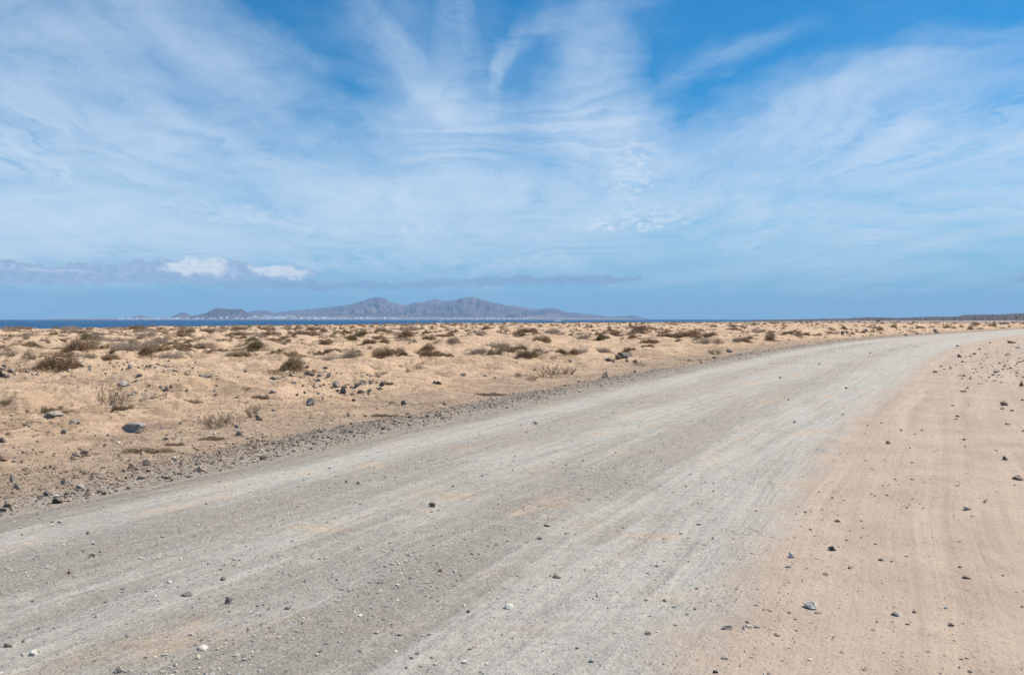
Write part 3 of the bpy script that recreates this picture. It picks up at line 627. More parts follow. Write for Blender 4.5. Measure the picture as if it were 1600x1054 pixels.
# named bare mounds seen in the sand
for (px, py, w, h) in [(252,650,100,.13),(40,638,90,.10),(225,618,120,.07),(398,584,90,.13),(700,618,90,.06),(640,598,110,.08),(905,575,70,.12),(850,540,60,.12),(322,577,90,.08),(560,560,120,.14),(880,535,60,.16),
                      (430,562,130,.10),(150,568,90,.08),(730,560,80,.10),(1000,534,80,.10),(470,585,90,.08),(60,560,90,.08),(800,598,70,.05),(520,632,90,.04)]:
    x, y = ray_plane(px, py, h*.4); s_ = math.hypot(x, y)/FPX
    add_mound(x, y+.3*w*s_, w*s_*.55, w*s_*.5, h, rng.uniform(0, 3), int(px))
for i in range(1500):
    r = math.exp(rng.uniform(math.log(17), math.log(420))); a = R(rng.uniform(-42, 40)); x, y = r*math.sin(a), r*math.cos(a)
    sd_, v, w = road_sd(np.array([x]), np.array([y])); s_ = float(sd_[0])
    if s_ > -3.5: continue
    g = float(np.clip(r/50, .55, 1.0)); rad = rng.uniform(.30, 1.7)*(.45+.8*g)
    if -s_ < rad*1.4: continue
    add_mound(x, y, rad, rad*rng.uniform(.6, 1), rng.uniform(.10, .26)*g*min(1.2, .35+.7*rad), rng.uniform(0, 3), i)
# many scattered shrubs on the plain
scat = []
for i in range(7200):
    a = R(rng.uniform(-40, 40)); pxx = 800+FPX*math.tan(a); re = float(r_edge(pxx))
    lo = 31 if pxx < 900 else 50
    r = math.sqrt(rng.uniform(lo**2, min(re*1.02, 700)**2)) if rng.random() < .55 else math.exp(rng.uniform(math.log(lo), math.log(min(re*1.02, 800))))
    x, y = r*math.sin(a), r*math.cos(a); sd_, v, w = road_sd(np.array([x]), np.array([y])); s_ = float(sd_[0])
    if s_ > -3.0 and s_ < 25: continue
    if r < 75 and vn(np.array([x/14.]), np.array([y/14.]), 71)[0] < -.12: continue
    w = float(np.clip(rng.lognormal(-.05, .48), .35, 2.6)); hh = w*rng.uniform(.22, .38)
    if r < 60: w *= .8; hh *= .8
    if any((x-q[0])**2+(y-q[1])**2 < ((w+q[2])*.55)**2 for q in sites) : continue
    kind = rng.choice(['olive', 'grey', 'brown', 'green'], p=[.42, .33, .17, .08])
    scat.append([x, y, w, hh, kind, None, .1])
keep = []; cells = {}
for q in scat:
    key = (int(q[0]//4), int(q[1]//4)); ok = True
    for dx in (-1, 0, 1):
        for dy in (-1, 0, 1):
            for p_ in cells.get((key[0]+dx, key[1]+dy), ()):
                if (p_[0]-q[0])**2+(p_[1]-q[1])**2 < ((p_[2]+q[2])*.40)**2: ok = False
    if ok: cells.setdefault(key, []).append(q); keep.append(q)
scat = keep
for i, q in enumerate(scat):
    if rng.random() < .75: add_mound(q[0], q[1]+.2*q[2], q[2]*1.1, q[2]*.95, rng.uniform(.05, .19), rng.uniform(0, 3), i+300)
# the plain ends and drops to the shore; a slight rise far to the right
PXG = 800+FPX*np.tan(np.clip(AA, -1.2, 1.2)); RE = r_edge(PXG); RE = RE*(1+0.03*vn(AA*60, AA*0, 81))
RE = np.where(np.abs(AA) > R(75), 500, RE)
H -= 8.5*sst(RG/RE, 1.0, 1.35)
def Hs(x, y):
    x = np.atleast_1d(np.asarray(x, float)); y = np.atleast_1d(np.asarray(y, float))
    fi = np.interp(np.log(np.hypot(x, y)+1e-9), LR, np.arange(len(LR))); fj = np.interp(np.arctan2(x, y), AZ, np.arange(len(AZ)))
    i = np.minimum(fi.astype(int), len(LR)-2); j = np.minimum(fj.astype(int), len(AZ)-2); a = fi-i; b_ = fj-j
    return (H[i,j]*(1-a)+H[i+1,j]*a)*(1-b_)+(H[i,j+1]*(1-a)+H[i+1,j+1]*a)*b_
V = np.stack([GX, GY, H], -1).reshape(-1, 3); V = np.concatenate([V, [[0, 0, 0.0]]])
me = make_mesh('ground', V, grid_faces(len(RR), len(AZ), True)[:, ::-1], [M['ground']])
SDV = road_sd(GX, GY)[0].ravel()
_, GV, GW = road_sd(GX, GY); GV = GV.ravel(); GW = GW.ravel(); vv = np.where(SDV == 0, np.where(GV < .5, GV*GW, (GV-1)*GW), SDV)
at = me.attributes.new('road_side', 'FLOAT', 'POINT'); at.data.foreach_set('value', np.append(np.clip(vv, -60, 60), 0).astype(np.float32))
at = me.attributes.new('right_side', 'FLOAT', 'POINT'); at.data.foreach_set('value', np.append((GV > .5)*1.0, 1).astype(np.float32))
g = link('ground', me); tag(g, 'pale sandy desert plain with low mounds and packed sand shoulder', None, kind='structure')

# ------------------------------------------------------------------ road strip
def road_z(x, y, v=None, w=None):
    if v is None: _, v, w = road_sd(x, y)
    z = 0.0 + 0.035*(1-(2*v-1)**2)
    for c_, s_, a in ((.15,.05,-.014),(.42,.05,-.010),(.55,.04,-.006),(.82,.06,-.012),(.29,.05,.010),(.66,.05,.012)):
        z = z + a*np.exp(-((v-c_-.02*vn(y/9, y*0, 5))/s_)**2)
    z = z + .010*fbm(x*.8, y*.8, 51, 4) + .006*fbm(x*4, y*4, 53, 3, .6)
    z = z + .004*vn(x*14, y*14, 57)
    nz = fbm(x*.9, y*.9, 131, 4, .6); outr = (v-1)*w
    z = z - 0.10*sst(-v*w + .42*nz, -0.25, 0.38)
    k = sst(outr, -1.1, -0.1)                                       # the dusty right margin runs level into the packed sand
    z = z*(1-k) + (field_h(x, y, False)+.005)*k
    return z - .035*sst(outr + .35*nz, 0.5, 1.2)
YR = np.concatenate([np.linspace(-14, 2.5, 60)[:-1], np.exp(np.linspace(math.log(2.5), math.log(300), 950))])
VR = np.linspace(-.055, 1.26, 310); YY, VV = np.meshgrid(YR, VR, indexing='ij')
XC = (np.interp(YY, YG, XL)+np.interp(YY, YG, XR))/2; WX = np.interp(YY, YG, XR)-np.interp(YY, YG, XL)
RXx = XC+(VV-.5)*WX; dxy = np.gradient(np.interp(YR, YG, (XL+XR)/2), YR); U = np.concatenate([[0], np.cumsum(np.diff(YR)*np.sqrt(1+((dxy[1:]+dxy[:-1])/2)**2))])
WW = WX/np.sqrt(1+dxy[:, None]**2)
RZ = road_z(RXx, YY, VV, WW)
me = make_mesh('road', np.stack([RXx, YY, RZ], -1).reshape(-1, 3), grid_faces(len(YR), len(VR))[:, ::-1], [M['road']])
at = me.attributes.new('road_uv', 'FLOAT_VECTOR', 'POINT')
at.data.foreach_set('vector', np.stack([np.repeat(U[:, None], len(VR), 1), VV, (VV-1)*WW], -1).astype(np.float32).ravel())
tag(link('road', me), 'wide grey gravel track curving away to the right', None, kind='structure')
def surf_z(x, y):
    x = np.atleast_1d(np.asarray(x, float)); y = np.atleast_1d(np.asarray(y, float)); sd_, v, w = road_sd(x, y); g_ = Hs(x, y)
    return np.where((v > -.03) & (v < 1.25), np.maximum(g_, road_z(x, y, v, w)), g_)
def spot(px, py):
    z = 0.0
    for _ in range(5):
        x, y = ray_plane(px, py, z); z = .5*z+.5*float(surf_z(x, y)[0]); z = max(-.3, min(.6, z))
    return x, y, float(surf_z(x, y)[0])

# ------------------------------------------------------------------ shrubs
def tris(P, Dr, L, Wd):
    """thin leaf triangles: base points P, directions Dr, lengths L, widths Wd"""
    n = len(P); side = np.cross(Dr, rng.normal(size=(n, 3))); side /= np.linalg.norm(side, axis=1)[:, None]+1e-9
    a = P-side*Wd[:, None]/2; b_ = P+side*Wd[:, None]/2; c = P+Dr*L[:, None]
    return np.stack([a, b_, c], 1).reshape(-1, 3), np.arange(3*n).reshape(-1, 3)
def norm(a): return a/(np.linalg.norm(a, axis=1)[:, None]+1e-9)
def dome(n, lobes, L, Wd, up=.4, stray=.03, inner=.45, skirt=0):
    li = rng.integers(0, len(lobes), n); lb = np.array(lobes)[li]
    d = rng.normal(size=(n, 3)); d[:, 2] = np.abs(d[:, 2])*1.0+.02; d = norm(d)
    f = inner+(1-inner)*rng.random(n)**.6
    lump = 1+.34*vn(d[:, 0]*3.2+li*5, d[:, 1]*3.2+d[:, 2]*2, 3)+.2*vn(d[:, 0]*8+li*5, d[:, 1]*8, 4)
    f = f*lump*np.where(rng.random(n) < stray, rng.uniform(1.05, 1.35, n), 1)
    P = np.stack([lb[:, 0]+d[:, 0]*lb[:, 2]*f, lb[:, 1]+d[:, 1]*lb[:, 3]*f, d[:, 2]*lb[:, 4]*f], 1)
    Dr = norm(d*.8+rng.normal(size=(n, 3))*.55+np.array([0, 0, up])); Ln = L*rng.uniform(.5, 1.4, n)
    if skirt:
        sk = rng.random(n) < skirt; a_ = rng.uniform(0, 6.283, n); q_ = rng.random(n)**.5*.62; cv = 1+.5*vn(np.cos(a_)*2+9, np.sin(a_)*2, 12)
        ps = np.stack([np.cos(a_)*q_*cv, np.sin(a_)*q_*cv, rng.random(n)*np.clip(.62-q_, 0, 1)*.35], 1); P = np.where(sk[:, None], ps, P)
    P = P-Dr*Ln[:, None]*.6
    P[:, 2] = np.maximum(P[:, 2], -.03)
    return tris(P, Dr, Ln, Wd*rng.uniform(.6, 1.4, n))
def twigs(n, ln, wd, spread=1.0, sub=4, h=.45, lv=0):
    Vs = []; Fs = []; c = 0
    def ribbon(p, q, w0, w1):
        nonlocal c
        d = q-p; s1 = np.cross(d, [.3, .5, .8]); s1 /= np.linalg.norm(s1)+1e-9; s2 = np.cross(d, s1); s2 /= np.linalg.norm(s2)+1e-9
        for k_ in range(3):
            a = k_*2.094; o_ = s1*math.cos(a)+s2*math.sin(a); Vs.append(p+o_*w0)
        Vs.append(q+s1*w1)
        Fs.extend([(c, c+1, c+3), (c+1, c+2, c+3), (c+2, c, c+3)]); c += 4
    def grow(p, d, L, w, lev):
        q = p
        for k_ in range(2):
            d = d+rng.normal(size=3)*.22; d[2] += .10; d = d/np.linalg.norm(d); r_ = q+d*L*.5; ribbon(q, r_, w*(1-.3*k_), w*.45); q = r_
            if lev > 0:
                for _ in range(sub):
                    e = d+rng.normal(size=3)*.62; e[2] += .15; e = e/np.linalg.norm(e)
                    grow(p+(q-p)*rng.uniform(.3, 1), e, L*rng.uniform(.35, .6), w*.55, lev-1)
    for i in range(n):
        a = rng.uniform(0, 6.283); rr = rng.random()**.5*.16; e = rng.uniform(.15, 1.3)
        d = np.array([math.cos(a)*math.cos(e)*spread, math.sin(a)*math.cos(e)*spread, math.sin(e)]); d /= np.linalg.norm(d)
        grow(np.array([math.cos(a)*rr, math.sin(a)*rr, -.02]), d, ln*rng.uniform(.6, 1.1), wd, 2 if lv == 0 else lv)
    return np.array(Vs), np.array(Fs)
def lobes_rand(n, h):
    out = []
    for i in range(n):
        a = rng.uniform(0, 6.28); r_ = rng.uniform(0, .34); s_ = rng.uniform(.13, .27)
        out.append((math.cos(a)*r_*1.15, math.sin(a)*r_, s_, s_, h*rng.uniform(.45, 1.0)))
    return out
PROTO = {}
for kind, n, L, Wd, h, nl in (('olive', 7500, .085, .0095, .42, 7), ('green', 7500, .07, .0095, .34, 6), ('brown', 5500, .08, .009, .44, 6), ('grey', 4200, .14, .0055, .36, 8)):
    PROTO[kind] = []
    for k_ in range(3):
        Vd, Fd = dome(n, lobes_rand(nl, h), L, Wd, .5 if kind != 'grey' else .25, .06 if kind != 'grey' else .16, .40 if kind != 'grey' else .15, .16)
        fol = make_mesh('foliage', Vd, Fd, [M[kind]], False)
        Vt, Ft = twigs(26, .34, .005, 1.0, 2, h, 1); br = make_mesh('branches', Vt, Ft, [M['stem']], False)
        both = make_mesh('shrub', np.concatenate([Vd[::1], Vt]), np.concatenate([Fd, Ft+len(Vd)]), [M[kind]], False)
        PROTO[kind].append((fol, br, both, h))
PROTO['weed'] = []
for k_ in range(4):
    Vt, Ft = twigs(13, .40, .0065, .9, 3, .5); zt = Vt[:, 2].max(); Vt[:, 2] *= .5/zt; Vt[:, :2] *= .48/np.percentile(np.abs(Vt[:, :2]), 97)
    tip = Vt[3::4][rng.integers(0, len(Vt)//4, 900)]; dd = norm(rng.normal(size=(900, 3))+[0, 0, .6])
    Vd, Fd = tris(tip, dd, np.full(900, .035), np.full(900, .016))
    PROTO['weed'].append((make_mesh('leaves', Vd, Fd, [M['brown']], False), make_mesh('branches', Vt, Ft, [M['stem']], False), None, .5))
PROTO['mat'] = []
for k_ in range(3):
    lb = [(x_, rng.uniform(-.12, .12), rng.uniform(.12, .22), rng.uniform(.16, .3), .10*rng.uniform(.6, 1)) for x_ in np.linspace(-.36, .36, 6)]
    Vd, Fd = dome(4200, lb, .05, .008, .15, .08, .1); Vt, Ft = twigs(14, .3, .004, 2.2, 2, .1, 1); Vt[:, 2] *= .35
    PROTO['mat'].append((make_mesh('foliage', Vd, Fd, [M['brown']], False), make_mesh('branches', Vt, Ft, [M['stem']], False), None, .10))
def seat(x, y, w):
    q = Hs(np.array([x, x-.36*w, x+.36*w, x, x-.2*w, x+.2*w]), np.array([y, y, y, y-.3*w, y-.2*w, y-.2*w])); return float(.35*q[0]+.65*q.min())
def put_shrub(i, q, hero, name='shrub', cat='shrub', group=None):
    x, y, w, h, kind, lab = q[:6]; pr = PROTO[kind][i % len(PROTO[kind])]; hn = pr[3]
    z = seat(x, y, w)-0.012*w; flip = -1 if (i*7) % 3 == 0 else 1
    sc = (w*1.05*flip, w*rng.uniform(.8, 1.05), h/hn*.90); rz = rng.uniform(-.35, .35)
    if kind == 'weed': sc = (sc[0]*1.1, sc[1]*1.1, sc[2]*1.45)
    if hero:
        e = link(name, None, None, (x, y, z), rz, sc); e.empty_display_size = .2
        link('leaves' if kind == 'weed' else 'foliage', pr[0], e); link('branches', pr[1], e)
    else: e = link(name, pr[2], None, (x, y, z), rz, sc)
    tag(e, lab, cat, group)
i = 0
for q in sites: put_shrub(i, q, True, 'desert_shrub', 'shrub', 'shrubs growing on the sandy plain'); i += 1
for q in weeds:
    nm = 'dry_weed' if q[4] == 'weed' else 'mat_plant'
    put_shrub(i, q, True, nm, 'weed' if q[4] == 'weed' else 'plant', 'dry weeds near the road' if q[4] == 'weed' else 'low mats of dead plants'); i += 1
def seen_size(q): return q[2]/math.hypot(q[0], q[1]) if abs(q[0]) < q[1]*.66 else 0
scat.sort(key=seen_size, reverse=True)
NIND = 300-len(sites)
KN = {'olive': 'olive brown', 'grey': 'pale grey', 'brown': 'dull brown', 'green': 'dark green'}
def zone(px):
    for lim, t in ((300, 'left of the dark cone hill'), (520, 'below the dark cone hill and town'), (650, 'below the first tall island peak'), (850, 'below the highest island peak'), (1000, 'below the low end of the island'), (1240, 'below the open sea right of the island')):
        if px < lim: return t
    return 'beyond the road in front of the lava ridge'
for q in scat[:NIND]:
    px = 800+FPX*q[0]/q[1]; d = math.hypot(q[0], q[1]); far = 'far ' if d > 75 else ''
    t = f"small {far}{KN[q[4]]} shrub {zone(px)}"
    q[5] = t; put_shrub(i, q, False, 'desert_shrub', 'shrub', t.replace(' shrub ', ' shrubs ')); i += 1
# the uncountable rest of the scrub as one mass
Vs, Fs, off = [], [], 0; lowres = {}
for kind, n, L, Wd, h in (('olive', 200, .15, .05, .42), ('green', 200, .13, .05, .34), ('brown', 170, .15, .045, .44), ('grey', 130, .2, .03, .36)):
    lowres[kind] = [dome(n, lobes_rand(5, h), L, Wd, .4, .05, .4)+(h,) for _ in range(4)]
byk = {k_: [[], [], 0] for k_ in lowres}
order = ['olive', 'green', 'brown', 'grey']; MI = []
for j, q in enumerate(scat[NIND:]):
    Vd, Fd, h = lowres[q[4]][j % 4]; a = rng.uniform(0, 6.28); c, s_ = math.cos(a), math.sin(a)
    P = Vd*np.array([q[2], q[2]*.9, q[3]/h]); P = np.stack([c*P[:, 0]-s_*P[:, 1]+q[0], s_*P[:, 0]+c*P[:, 1]+q[1], P[:, 2]+seat(q[0], q[1], q[2])], 1)
    Vs.append(P); Fs.append(Fd+off); off += len(P); MI.append(np.full(len(Fd), order.index(q[4])))
me = make_mesh('scrubland', np.concatenate(Vs), np.concatenate(Fs), [M[k_] for k_ in order], False)
me.polygons.foreach_set('material_index', np.concatenate(MI).astype(np.int32))
tag(link('scrubland', me), 'distant mass of low brown scrub covering the far plain', 'scrub', kind='stuff')

# ------------------------------------------------------------------ rocks
import bmesh
RP_ = []
for k_ in range(12):
    bm = bmesh.new(); bmesh.ops.create_icosphere(bm, subdivisions=3, radius=1.0)
    P = np.array([v.co[:] for v in bm.verts]); F = np.array([[v.index for v in f.verts] for f in bm.faces]); bm.free()
    for _ in range(13):
        nrm = rng.normal(size=3); nrm[2] *= .8; nrm /= np.linalg.norm(nrm); dcut = rng.uniform(.38, .85); t = P@nrm
        P = P-np.outer(np.maximum(t-dcut, 0), nrm)
    nn = P/np.linalg.norm(P, axis=1)[:, None]
    P = P*(1+.22*fbm(nn[:, 0]*2.2+k_, nn[:, 1]*2.2+nn[:, 2]*2.5, 90+k_, 5, .6)[:, None])
    mn, mx = P.min(0), P.max(0); P = (P-(mn+mx)/2)/(mx-mn); P[:, 2] += .5
    P[:, :2] *= (1+.75*np.clip(.5-P[:, 2:3], 0, 1)); P[:, :2] /= np.abs(P[:, :2]).max(0)*2; P[:, 2] = P[:, 2]*1.30-.30; RP_.append((P, F))
RM = {}
def rock_mesh(k_, mat):
    if (k_, mat) not in RM: RM[(k_, mat)] = make_mesh('rock', RP_[k_][0], RP_[k_][1], [M[mat]], False)
    return RM[(k_, mat)]
CN = {'b': 'dark grey', 'k': 'black', 'g': 'light grey', 't': 'tan', 'p': 'pale', 'r': 'reddish brown'}
rocks = []
for (px, py, w, ar, mt, lab) in ROCKS:
    x, y, z = spot(px, py); rocks.append((x, y, z, w, ar, mt, lab, None))
for (x0, x1, y0, y1, n, s0, s1, mats, zn) in CLUSTERS:
    for _ in range(n):
        py = rng.uniform(y0, y1); px = rng.uniform(x0, x1); x, y, z = spot(px, py)
        if not (zn.startswith('on the stony') or 'inside' in zn) and float(road_sd(np.array([x]), np.array([y]))[0][0]) > -.15: continue
        rocks.append((x, y, z, rng.uniform(s0, s1) if rng.random() < .75 else s0, rng.uniform(.4, .8), rng.choice(list(mats)), None, zn))
for i, (x, y, z, w, ar, mt, lab, zn) in enumerate(rocks):
    s_ = w*math.hypot(x, y)/FPX; grp = None; sdx, vx, _ = road_sd(np.array([x]), np.array([y]))
    if sdx[0] > 0: s_ *= .84
    if vx[0] > 0 and lab is None: s_ *= .80; mt = {'k': 'r', 'b': ('r', 't')[i % 2], 'g': 't'}.get(mt, mt) if sdx[0] > 0 else {'k': 'b', 'b': ('b', 'r')[i % 2]}.get(mt, mt)
    if lab is None:
        if zn is None:
            sd_, v, _ = road_sd(np.array([x]), np.array([y])); sd_ = float(sd_[0]); r = math.hypot(x, y)
            zn = ('on the near part of the gravel road' if r < 8 else 'on the farther gravel road') if sd_ == 0 else \
                 (('on the verge left of the near road' if sd_ > -3.5 else 'on the open sand left of the road') if sd_ < 0 else ('on the lower right sand' if r < 9 else 'on the upper right sand'))
        lab = f"small {CN[mt]} stone {zn}"; grp = lab.replace('stone ', 'stones ', 1)
    o = link('rock', rock_mesh(i % 12, mt), None, (x, y, z), rng.uniform(-.5, .5)+(math.pi if i % 2 else 0), (s_*.95, s_*rng.uniform(.6, .95), s_*ar*.98))
    o.rotation_euler[0] = rng.uniform(-.12, .12); o.rotation_euler[1] = rng.uniform(-.14, .14)
    tag(o, lab, 'rock' if s_ > .12 else 'stone', grp)

# ------------------------------------------------------------------ gravel and pebbles (uncountable)
bm = bmesh.new(); bmesh.ops.create_icosphere(bm, subdivisions=1, radius=.5)
IV = np.array([v.co[:] for v in bm.verts]); IF = np.array([[v.index for v in f.verts] for f in bm.faces]); bm.free()
OV = np.array([[.5,0,0],[-.5,0,0],[0,.5,0],[0,-.5,0],[0,0,.5],[0,0,-.5]]); OF = np.array([[0,2,4],[2,1,4],[1,3,4],[3,0,4],[2,0,5],[1,2,5],[3,1,5],[0,3,5]])
def scatter(name, x, y, size, mat, label, big=.018, flat=(.45, .85), sink=.22):
    z = surf_z(x, y); Vs, Fs, off = [], [], 0
    for sel, BV_, BF_ in ((size >= big, IV, IF), (size < big, OV, OF)):
        n = int(sel.sum())
        if not n: continue
        K = len(BV_); P = BV_[None]*(1+rng.uniform(-.32, .32, (n, K, 1)))+rng.normal(size=(n, K, 3))*.05
        s_ = size[sel]; P = P*np.stack([s_, s_*rng.uniform(.6, 1, n), s_*rng.uniform(*flat, n)], 1)[:, None, :]
        a = rng.uniform(0, 6.283, n); c, q = np.cos(a)[:, None], np.sin(a)[:, None]; hgt = (P[:, :, 2].max(1)-P[:, :, 2].min(1))
        P = np.stack([c*P[..., 0]-q*P[..., 1]+x[sel][:, None], q*P[..., 0]+c*P[..., 1]+y[sel][:, None], P[..., 2]+(z[sel]+hgt*(.5-sink))[:, None]], -1)
        Vs.append(P.reshape(-1, 3)); Fs.append((BF_[None]+(np.arange(n)*K)[:, None, None]).reshape(-1, 3)+off); off += n*K
    me = make_mesh(name, np.concatenate(Vs), np.concatenate(Fs), [M[mat]], False)
    return tag(link(name, me), label, 'gravel', kind='stuff')
def polar(n, r0, r1, a0=-40, a1=40):
    r = np.exp(rng.uniform(math.log(r0), math.log(r1), n)); a = np.radians(rng.uniform(a0, a1, n)); return r*np.sin(a), r*np.cos(a), r
# on the road: thick in the loose bands between the wheel tracks
x, y, r = polar(330000, 3.2, 60); sd_, v, w = road_sd(x, y)
band = .26+.95*np.exp(-((v-.29+.03*vn(y/4, x/4, 7))/.075)**2)+.95*np.exp(-((v-.665+.03*vn(y/4, x/4, 9))/.06)**2)+.55*np.exp(-((v-.03)/.05)**2)+.2*np.exp(-((v-.5)/.05)**2)
band = band*(.45+1.1*sst(fbm(x*.7, y*.7, 63, 4), -.35, .4))
kp = (v > .0) & (v < 1.0) & (rng.random(len(x)) < band*.5)
x, y, r = x[kp], y[kp], r[kp]; sz = np.clip(np.maximum(rng.lognormal(math.log(.0080), .50, len(x)), r*.0007), .003, .04)
scatter('road_gravel', x, y, sz, 'road_pebbles', 'loose small stones strewn over the grey road', flat=(.35, .7), sink=.30)
# verge and field on the left
x, y, r = polar(300000, 5, 75); sd_, v, w = road_sd(x, y)
pt = fbm(x*.45, y*.45, 65, 4)
pr = (np.exp(sd_/2.6)*.46+.10+.25*sst(pt, .0, .35))*(.5+sst(fbm(x*1.6, y*1.6, 66, 3), -.3, .35))
kp = (sd_ < -.02) & (rng.random(len(x)) < pr*.62); x, y, r = x[kp], y[kp], r[kp]
sz = np.clip(np.maximum(rng.lognormal(math.log(.014), .62, len(x)), r*.0008), .004, .13)
scatter('verge_stones', x, y, sz, 'field_pebbles', 'brown and dark grit and pebbles littering the sand by the road', flat=(.4, .8))
# dark gravel ridge along the left road edge
x, y, r = polar(620000, 5.5, 60, -40, 30); sd_, v, w = road_sd(x, y)
kp = (v < .045) & (sd_ > -1.9) & (rng.random(len(x)) < (.16+.84*sst(r, 8.5, 12.5)*(1-.6*sst(r, 24, 40)))*np.exp(-((sd_+.55+.12*vn(x*.8,y*.8,8))/.30)**2)*(.25+.75*sst(vn(x/5, y/5, 37), -.25, .2))); x, y, r = x[kp], y[kp], r[kp]
sz = np.clip(np.maximum(rng.lognormal(math.log(.0115), .55, len(x)), r*.00065), .005, .07)
scatter('gravel_ridge', x, y, sz, 'windrow', 'ridge of loose dark gravel pushed up along the left road edge', flat=(.5, .9))
# small broken stones between the stones of the rows
sx, sy = [], []
for (x0, x1, y0, y1, n, *_) in CLUSTERS[:5]+CLUSTERS[7:9]:
    for _ in range(n*9):
        u_ = rng.random(); a_, b2_ = ray_plane(x0+(x1-x0)*u_, (y0+y1)/2+(y1-y0)*.30*rng.normal(), .03); sx.append(a_); sy.append(b2_)
sx, sy = np.array(sx), np.array(sy); kp = np.abs(road_sd(sx, sy)[0]) > .1; sx, sy = sx[kp], sy[kp]
scatter('broken_stones', sx, sy, np.clip(np.maximum(rng.lognormal(math.log(.05), .5, len(sx)), np.hypot(sx, sy)*.0011), .02, .16), 'lava_chips', 'small dark broken stones strewn along the stone rows', flat=(.45, .8), big=.0)
# right-hand sand
x, y, r = polar(90000, 3.4, 60, -2, 42); sd_, v, w = road_sd(x, y)
pr = (.10+.30*sst(fbm(x*.9, y*.9, 67, 4), -.05, .4)+.5*np.exp(-sd_/.35)+.35*sst(sd_, 6, 14))
kp = (sd_ > 0) & (rng.random(len(x)) < pr*.62); x, y, r = x[kp], y[kp], r[kp]
sz = np.clip(np.maximum(rng.lognormal(math.log(.0075), .6, len(x)), r*.0008), .003, .05)
scatter('sand_pebbles', x, y, sz, 'sand_pebbles', 'small pebbles half pressed into the packed sand', flat=(.35, .7), sink=.34)

# dry stems and dead tufts scattered over the left plain
nt = 60000; x, y, r = polar(nt, 9, 420, -40, 38); sd_, v, w = road_sd(x, y); cl = fbm(x*.5, y*.5, 77, 4)
kp = (sd_ < -.9) & (rng.random(nt) < sst(cl, -.30, .25)) & (r < r_edge(800+FPX*x/y)); x, y, r = x[kp], y[kp], r[kp]
nb_ = 11; cx = np.repeat(x, nb_); cy = np.repeat(y, nb_); rr_ = np.repeat(np.clip(rng.lognormal(math.log(.11), .5, len(x))*(.6+r/60), .04, .03+.005*r), nb_); n = len(cx)
ox = cx+rng.normal(size=n)*rr_*.7; oy = cy+rng.normal(size=n)*rr_*.5; P = np.stack([ox, oy, Hs(ox, oy)-.005], 1)
Dr = norm(rng.normal(size=(n, 3))*[1, 1, .35]+[0, 0, .35]); Vd, Fd = tris(P, Dr, rr_*rng.uniform(.3, .9, n), np.maximum(.006, rr_*.05))
tag(link('dead_stems', make_mesh('dead_stems', Vd, Fd, [M['brown']], False)), 'scattered dry stems and dead tufts on the sand', 'dry grass', kind='stuff')

# ------------------------------------------------------------------ sea
m, b, p = new_mat('sea_water'); P = objco(b)
n1 = b.noise(b.mapping(P, rot=(0,0,.25), sc=(.25, 1, 1)), .012, 6, .6); n2 = b.noise(b.mapping(P, sc=(.3, 1, 1)), .08, 5, .65)
c = b.mix(b.rng(n1, .35, .68), (.002, .045, .118), (.007, .072, .170)); wc = b.noise(b.mapping(P, sc=(.35, 1, 1)), .05, 4, .6)
c = b.mix(b.rng(wc, .735, .77, 0, .8), c, (.7, .75, .8))
b.l.new(c, p.inputs['Base Color']); p.inputs['Roughness'].default_value = .42; p.inputs['Specular IOR Level'].default_value = .22; p.inputs['IOR'].default_value = 1.33
bump(b, p, n2, 1.0, 2.5); M['sea'] = m
NA = 240; rs = np.array([90, 200, 400, 800, 1600, 3200, 6400, 12000, 19000, 26000.]); aa = np.linspace(0, 2*math.pi, NA, endpoint=False)
A2, R2 = np.meshgrid(aa, rs); V = np.stack([R2*np.sin(A2), R2*np.cos(A2), R2*0+SEA], -1).reshape(-1, 3)
tag(link('sea', make_mesh('sea', V, grid_faces(len(rs), NA, True)[:, ::-1], [m])), 'deep blue sea behind the sandy plain', None, kind='structure')

